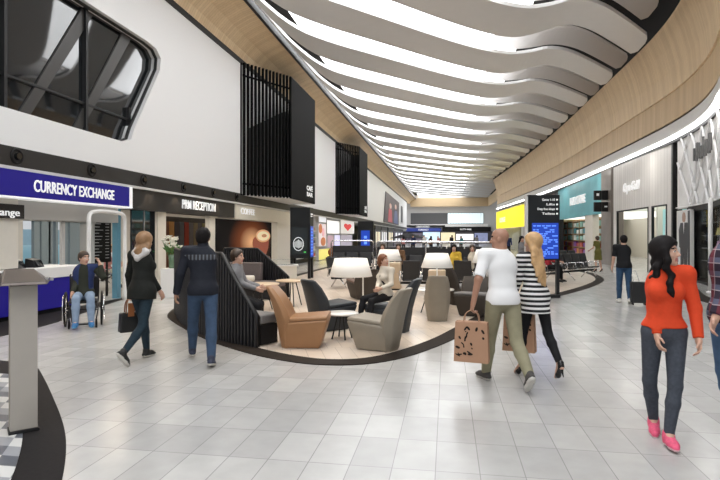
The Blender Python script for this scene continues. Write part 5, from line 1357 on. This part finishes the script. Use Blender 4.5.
MB().tube([tuple(wp(o, J['wrr']-J['hdr']*.01+np.array([.032*math.cos(a), .032*math.sin(a), 0]))-o.location) for a in np.linspace(0, 2*PI, 13)], .008, 6).build('bracelet', M_char, None).location = (0, 0, 0)
br = bpy.data.objects['bracelet']; br.parent = o; br.matrix_parent_inverse = Matrix.Rotation(-o.rotation_euler.z, 4, 'Z')
# blonde woman in striped top
x, y = G(535, 378)
o, J = person('blonde woman in black and white striped dress walking in black high heels', (x, y, 0), .36, 1.63, True, dict(tl=13, kl=8, tr=-17, kr=22, fr=16, al=4, ar=0, el=20, er=14, bl=8, br=8, hy=34, heel=.085, shoe='heel', gl=55), SK_light, HBl,
    [('leggings', pants(True, .004, .003), mat('black_leggings', (.010, .010, .012), .7)), ('striped_dress', top(True, .016, .8, -.21, .010, flare=.05), stripes('black_white_stripes', (.02, .02, .022), (.78, .77, .76), 'Z', 18, .48, .85, .2)), ('shoes', nop, [mat('black_patent', (.010, .010, .010), .25)])], hair_long(.52, .085, .012, thick=.024, back=.075))
kraft(o, J, 'l', 'brown paper shopping bag half hidden between the bald man and the striped woman', rz=-.7, off=(.10, .03))
# woman in red sweater
x, y = G(664, 440)
M_red = mat('red_knit', (.66, .065, .022), .85, noise=.12, nscale=30, bump=.25)
o, J = person('woman in red sweater and charcoal jeans walking towards the camera in pink sneakers', (x, y, 0), PI-.16, 1.665, True, dict(tl=12, kl=6, fl=-4, ql=-8, ol=-3, tr=-8, kr=12, fr=10, qr=-8, orr=-2, al=4, el=16, ar=-4, er=30, bl=12, br=14, hy=62, hp=-4, lean=1, il=6, ir=8), SK_light, HB,
    [('jeans', pants(True, .007, .003), D_grey), ('sweater', top(True, .020, 1.0, .03, .015), M_red), ('shoes', nop, [mat('pink_sneaker', (.75, .10, .20), .6, noise=.3, nscale=60), mat('pink_white_sole', (.78, .52, .55), .6)])], hair_long(.40, .085, .018, True, .024, back=.03), h=.0075)
# man in plaid shirt at the right edge
def plaid_mat():
    m = mat('plaid_flannel', (.1, .03, .04), .85); nt, b = nodes_of(m); tc = [n for n in nt.nodes if n.type == 'TEX_COORD'][0]; prev = None
    for axis, fr, c, du in (('Z', 9, (.14, .16, .24), .45), ('X', 9, (.20, .03, .04), .45), ('Z', 9, (.5, .42, .42), .07), ('X', 9, (.45, .38, .4), .07)):
        s = nt.nodes.new('ShaderNodeSeparateXYZ'); nt.links.new(tc.outputs['Object'], s.inputs[0])
        a = nt.nodes.new('ShaderNodeMath'); a.operation = 'MULTIPLY_ADD'; nt.links.new(s.outputs[axis], a.inputs[0]); a.inputs[1].default_value = fr; a.inputs[2].default_value = 50
        f = nt.nodes.new('ShaderNodeMath'); f.operation = 'FRACT'; nt.links.new(a.outputs[0], f.inputs[0])
        l = nt.nodes.new('ShaderNodeMath'); l.operation = 'LESS_THAN'; nt.links.new(f.outputs[0], l.inputs[0]); l.inputs[1].default_value = du
        k = nt.nodes.new('ShaderNodeMath'); k.operation = 'MULTIPLY'; nt.links.new(l.outputs[0], k.inputs[0]); k.inputs[1].default_value = .6
        mx = nt.nodes.new('ShaderNodeMix'); mx.data_type = 'RGBA'; nt.links.new(k.outputs[0], mx.inputs[0])
        if prev: nt.links.new(prev, mx.inputs[6])
        else: mx.inputs[6].default_value = (.035, .025, .04, 1)
        mx.inputs[7].default_value = (*c, 1); prev = mx.outputs[2]
    nt.links.new(prev, b.inputs['Base Color']); return m
x, y = G(737, 440)
o, J = person('man in plaid shirt and blue jeans cut off by the right edge of the photo', (x, y, 0), PI/2+.75, 1.90, False, dict(tl=10, kl=4, tr=-10, kr=14, fr=14, al=-8, ar=8, el=15, er=25, bl=8, br=8, shoe='boot', hy=10), SK_light, HBr,
    [('jeans', pants(False, .012, .014), mat('denim_mid', (.075, .14, .25), .8, noise=.3, nscale=12)), ('plaid_shirt', top(False, .030, .98, -.06, .022), plaid_mat()), ('shoes', nop, [mat('dark_boot', (.03, .03, .034), .5), M_char])], hair_short(.016))
# man with suitcase
x, y = G(624, 303)
o, J = person('man in black T-shirt and jeans walking away with a black suitcase', (x, y, 0), -.12, 1.68, False, dict(tl=5, kl=4, tr=-6, kr=10, fr=12, al=0, ar=-4, el=12, er=10, bl=10, br=14, gr=60), SK_light, HB,
    [('jeans', pants(False, .012, .012), mat('denim_deep', (.035, .075, .14), .8, noise=.3, nscale=12)), ('t_shirt', top(False, .018, .42, -.06, .016), mat('black_cotton', (.016, .016, .018), .85)), ('shoes', nop, [SOLE, SOLE])], hair_short(.014), h=.010)
hp = wp(o, J['wrr']+J['hdr']*.08)
t = thing('suitcase', 'small black wheeled suitcase pulled by the man in the black T-shirt', 'suitcase', (hp.x+.12, hp.y-.34, 0), -.12)
MB().box(-.18, -.11, .05, .18, .11, .56).build('shell', mat('suitcase_black', (.012, .012, .013), .5), t, bevel=.03, seg=3)
for sx in (-.13, .13):
    for sy in (-.07, .07): MB().tube([(sx-.012, sy, .028), (sx+.012, sy, .028)], .028, 10).build('wheel', M_trimblk, t)
MB().tube([(-.10, .06, .55), (-.115, .32, hp.z), (.0, .325, hp.z), (.03, .06, .55)], .009, 6).build('handle', M_steel, t)
# woman in green dress
x, y = G(598, 272)
person('woman in olive green dress standing by the oak shelves', (x, y, 0), .5, 1.62, True, dict(tl=4, tr=-4, kr=10, al=10, el=50, ar=0, bl=14, br=10, heel=.05, shoe='heel'), SK_light, HBr, [('dress', dress(True, .014, -.40, .25), mat('olive_dress', (.14, .13, .035), .8)), ('shoes', nop, [M_char])], hair_short(.018, back=-.08), h=.013)
# wheelchair and its user
wx, wy = G(84, 325)
WH = -2.55
t = thing('wheelchair', 'black manual wheelchair carrying the man by the blue counter', 'wheelchair', (wx, wy, 0), WH)
for sx in (-1, 1):
    X = sx*.30; w = MB(); w.tube([(X, .31*math.cos(a), .31+.0+.31*math.sin(a)-.0) for a in np.linspace(0, 2*PI, 29)[:-1]], .018, 6, closed=True); wheel = w.build('wheel', M_trimblk, t)
    m = MB(); m.tube([(X+sx*.035, .26*math.cos(a), .31+.26*math.sin(a)) for a in np.linspace(0, 2*PI, 25)[:-1]], .009, 6, closed=True); m.build('hand_rim', M_chrome, wheel)
    m = MB()
    for k in range(12): a = 2*PI*k/12; m.tube([(X, 0, .31), (X, .30*math.cos(a), .31+.30*math.sin(a))], .004, 4)
    m.tube([(X-.03, 0, .31), (X+.03, 0, .31)], .03, 8); m.build('spokes', M_chrome, wheel)
    m = MB(); m.tube([(sx*.22+q*.018, .36+.075*math.cos(a), .078+.075*math.sin(a)) for q in (0,) for a in np.linspace(0, 2*PI, 17)[:-1]], .018, 6, closed=True); m.build('caster', M_trimblk, t)
    MB().tube(chaikin([(sx*.24, -.20, .92), (sx*.24, -.20, .45), (sx*.24, .25, .45), (sx*.22, .34, .40), (sx*.16, .46, .12)], 1), .013, 6).build('side_frame', M_char, t)
    MB().tube([(sx*.24, -.20, .30), (sx*.24, .25, .30), (sx*.22, .36, .16)], .012, 6).build('lower_frame', M_char, t)
    MB().tube([(sx*.24, -.20, .92), (sx*.24, -.32, .93)], .016, 8).build('push_handle', M_trimblk, t)
MB().box(-.23, -.2, .43, .23, .24, .47).build('seat', M_black, t, bevel=.01); MB().box(-.23, -.23, .50, .23, -.19, .90).build('backrest', M_black, t, bevel=.01); MB().box(-.17, .40, .08, .17, .54, .10).build('footrest', M_char, t)
MB().tube([(-.24, .2, .30), (.24, -.1, .30)], .01, 6).build('cross_brace', M_char, t)
def vest(F, J):
    s = J['s']; p, u = J['pel'], J['up']; torso(F, J, False, .030); F.cut(p+u*.02*s, -u); F.cut(J['neck']+u*.0, u+V3(0, -.25, 0))
    G_ = Field(F.o, F.o+(F.n-1)*F.h, F.h); G_.cap(p+u*.05+V3(0, .1, 0), p+u*.52*s+V3(0, .12, 0), .085, .075, 0)
    n = np.minimum(G_.n, F.n); F.a = np.maximum(F.a[:n[0], :n[1], :n[2]], -G_.a[:n[0], :n[1], :n[2]]); F.n = np.array(F.a.shape)
person('man sitting in the wheelchair in dark sweater and blue vest, hand at his ear', (wx-.07*math.sin(WH), wy+.07*math.cos(WH), 0), WH, 1.74, False, dict(tl=86, tr=86, kl=80, kr=80, ol=5, orr=5, al=48, el=148, bl=30, il=30, ar=2, er=40, br=24, hy=38, hp=4, pz=.60, lean=2), SK_light, HBr,
    [('jeans', pants(False, .010, .012), D_light), ('sweater', top(False, .018, .96, -.03, .016), mat('olive_black_knit', (.035, .038, .028), .85)), ('vest', vest, mat('navy_vest', (.03, .045, .13), .7)), ('shoes', nop, [mat('blue_shoe', (.03, .16, .38), .6), mat('blue_sole', (.10, .30, .5), .6)])], hair_short(.014), h=.010)
# seated and distant people ---------------------------------------------------
def sit(**k): d = dict(tl=84, tr=84, kl=80, kr=80, ol=4, orr=4, al=22, ar=22, el=50, er=50, bl=12, br=12, pz=.64); d.update(k); return d
def cl(name, col): return mat(name, col, .85, noise=.15, nscale=14)
C_black = cl('cloth_black', (.014, .014, .016)); C_white = cl('cloth_white', (.74, .73, .71)); C_yellow = cl('cloth_yellow', (.68, .45, .06)); C_cream = cl('cloth_cream', (.66, .60, .48)); C_red = cl('cloth_crimson', (.35, .03, .04)); C_navy = cl('cloth_navy', (.03, .04, .10)); C_grey = cl('cloth_grey', (.22, .22, .23)); C_teal = cl('cloth_teal', (.06, .22, .24)); C_brown = cl('cloth_brown', (.16, .09, .05)); C_rose = cl('cloth_rose', (.50, .22, .22))
SHOE = [M_char, M_char]
x, y = DX(385, 9.22)
o, J = person('woman in cream patterned blouse with auburn bun sitting on the slate chair', (x, y, Z0), PI/2+.75, 1.54, True, sit(tl=80, hy=95, twist=22, hp=-8, pz=.645, il=30, ir=30, kl=70, kr=70), SK_light, HR,
    [('trousers', pants(True, .008), C_black), ('blouse', top(True, .014, .97, -.02, .012), mat('cream_blouse', (.62, .56, .47), .85, noise=.1)), ('shoes', nop, SHOE)], hair_bun, h=.0095)
def pat(F, J):
    s = J['s']; p, u = J['pel'], J['up']
    G0 = V3(0, 0, 0); torso(F, J, True, .0175); K = Field(F.o, F.o+(F.n-1)*F.h, F.h)
    for q in ((0, .12, .42), (-.02, .12, .36), (.06, .12, .24), (-.07, .12, .25), (.085, .10, .30), (-.09, .10, .21), (.0, .13, .29)): K.ell(p+u*q[2]*s+V3(q[0], q[1], 0)*s, V3(.026, .08, .034)*s, None, .004)
    n = np.minimum(K.n, F.n); F.a = np.maximum(F.a[:n[0], :n[1], :n[2]], K.a[:n[0], :n[1], :n[2]]); F.n = np.array(F.a.shape)
lo, hi = bounds(J); F = Field(lo, hi, .008); pat(F, J); P, Q = F.mesh(); mesh_obj('blouse_motif', P, Q, [C_black], None, o)
x, y = -3.60, 8.62
person('dark haired person sitting behind the sloping end of the slatted bench, head visible', (x, y, Z0), -PI/2+.2, 1.78, False, sit(pz=.625, hy=-10, tl=75, tr=75), SK_light, HBr, [('trousers', pants(False), C_black), ('jumper', top(False, .016, .97, -.03), C_grey), ('shoes', nop, SHOE)], hair_short(.02), h=.010)
far_p = [
    (377, 17.2, True, 'person in white shirt sitting behind the lamp left of the auburn haired woman', C_white, HBr, True, PI, 0),
    (449, 17.4, True, 'person in yellow top sitting under the hoop frame behind the tall taupe chair', C_yellow, HB, True, PI-.3, .0),
    (470, 17.5, True, 'person in cream top sitting under the hoop frame near the bald man', C_cream, HBr, True, PI, .0),
    (402, 20.5, True, 'person in brown top sitting among black seats left of the middle lamp', C_brown, HBr, True, PI, .0),
    (551, 17.6, True, 'woman in crimson top sitting behind the right pylon frame with bare leg out', C_red, HB, True, PI/2+.6, .0),
    (521, 20, False, 'dark haired person standing between the bald man and blonde woman heads', C_grey, HB, True, PI+.5, 0),
    (403.5, 52, False, 'distant person in rose top standing below the end of the left wall', C_rose, HB, True, 0, 0),
    (413, 48, False, 'distant person in navy standing under the dark parasol', C_navy, HB, False, PI, 0),
    (424, 58, False, 'distant person in white walking below the far blue sign', C_white, HBr, False, PI, 0),
    (431, 50, False, 'distant person in brown coat below the far blue sign', C_brown, HB, True, 0, 0),
    (438, 66, False, 'distant person in rose jacket near the end of the far blue sign', C_rose, HBl, True, PI, 0),
    (452, 60, False, 'distant person in black before the warm lit far window', C_black, HB, False, 0, 0),
    (461, 54, False, 'distant person in teal before the bright white far display', C_teal, HBr, True, PI, 0),
    (477, 62, False, 'distant person in grey before the bluish far window', C_grey, HB, False, 0, 0),
    (508, 40, False, 'distant person in navy standing below the yellow sign', C_navy, HB, False, PI, 0),
]
SEATS = {377: (1, 3), 402: (1, 2), 449: (2, 2), 470: (2, 1), 551: (5, 1)}
for px, d, st_, lab, m, hm, fem, hd, dz in far_p:
    x, y = DX(px, d)
    if px in SEATS: x, y, hd = seat_at(*SEATS[px])
    inside = (y < 60 and px < 500) or px in (521, 551)
    pose = sit() if st_ else dict(tl=10, tr=-8, kr=12, al=8, ar=-8, el=20, er=20)
    person(lab, (x, y, Z0 if y < 62 else 0), hd, 1.66 if fem else 1.76, fem, pose, SK_light, hm, [('trousers', pants(fem, .01), C_black if m is not C_black else C_navy), ('top', top(fem, .018, .95, -.06), m), ('shoes', nop, SHOE)], hair_long(.2, .07) if fem else hair_short(.016), h=.017 if d < 25 else .024)
beam_seats('black seats inside the currency exchange behind the glass portal', (-10.55, WX(110, -10.4)), -PI/2+.5, 3)
for k, lab, m, hm in ((2, 'woman in rose top sitting behind the rate board inside the glass portal', C_rose, HBr), (0, 'woman in white sitting at the right inside the glass portal', C_white, HBl)):
    x, y, hd = seat_at(len(ROWS)-1, k); person(lab, (x, y, 0), hd, 1.66, True, sit(), SK_light, hm, [('trousers', pants(True), C_cream), ('top', top(True, .016, .5, -.05), m), ('shoes', nop, SHOE)], hair_long(.2, .07), h=.015)
# ================================================================ LAMPS AND FILL LIGHTS
def area(name, loc, size, energy, col, rot=(0, 0, 0), sy=None):
    l = bpy.data.lights.new(name, 'AREA'); l.energy = energy; l.color = col; l.size = size
    if sy: l.shape = 'RECTANGLE'; l.size_y = sy
    o = bpy.data.objects.new(name, l); COL.objects.link(o); o.location = loc; o.rotation_euler = rot; return o
def spot(name, loc, tgt, energy, col, ang=100, blend=.8, r=.08):
    l = bpy.data.lights.new(name, 'SPOT'); l.energy = energy; l.color = col; l.spot_size = rad(ang); l.spot_blend = blend; l.shadow_soft_size = r
    o = bpy.data.objects.new(name, l); COL.objects.link(o); o.location = loc
    o.rotation_euler = (Vector(tgt)-Vector(loc)).to_track_quat('-Z', 'Y').to_euler(); return o
WARM = (1, .80, .56)
for y in (7, 9.5, 12, 14.5, 17, 20, 24, 28, 33): spot('downlight_beam', (XW+.2, y, 3.2), (XW+2.6, y-.6, 0), 170, WARM, 110, .9, .5)
for y in (6, 9, 12, 15, 18, 21.5, 25, 30, 36, 42): area('shop_fill', (-10.6, y, 2.97), 1.2, 55, (1, .92, .80))  # unseen area lights added to brighten the dark left shop interiors
for y in (14, 15.5, 17, 18.5): spot('fascia_washer', (XW+.25, y, 2.99), (XW-.02, y, 2.5), 14, WARM, 90, .6, .03)
for y in (18, 26, 34, 44, 56): area('right_wall_fill', (8.2, y, 5.6), .5, 26, (1, .95, .88))  # added fill without fixtures, lifts the right-hand shop walls
for x_, y_ in ((-3.6, 9.6), (-1.4, 9.2), (.4, 12), (-3, 14), (-1, 16.5)): spot('island_fill_spot', (x_, y_, 9.7), (x_, y_, 0), 620, (1, .82, .60), 50, .9, .5)  # added warm spots with no fixture, they warm and brighten the island
WORLD=.6;EXPO=0.06
# ================================================================ CAMERA, LIGHT
cd = bpy.data.cameras.new('camera'); cam = bpy.data.objects.new('camera', cd); COL.objects.link(cam)
cd.sensor_width = 36; cd.lens = 36*FPX/720; cd.shift_y = -4/720.0; cd.clip_end = 400
cam.location = (0, 0, EYE); cam.rotation_euler = (PI/2, 0, YAW)
SC.camera = cam
w = bpy.data.worlds.new('world'); SC.world = w; w.use_nodes = True
w.node_tree.nodes['Background'].inputs[0].default_value = (.95, .97, 1, 1)
w.node_tree.nodes['Background'].inputs[1].default_value = WORLD
SC.view_settings.view_transform = 'Standard'; SC.view_settings.look = 'None'
SC.view_settings.gamma = 1; SC.view_settings.use_curve_mapping = False
SC.view_settings.exposure = EXPO
SC.cycles.use_denoising = True
SC.cycles.max_bounces = 8; SC.cycles.diffuse_bounces = 4
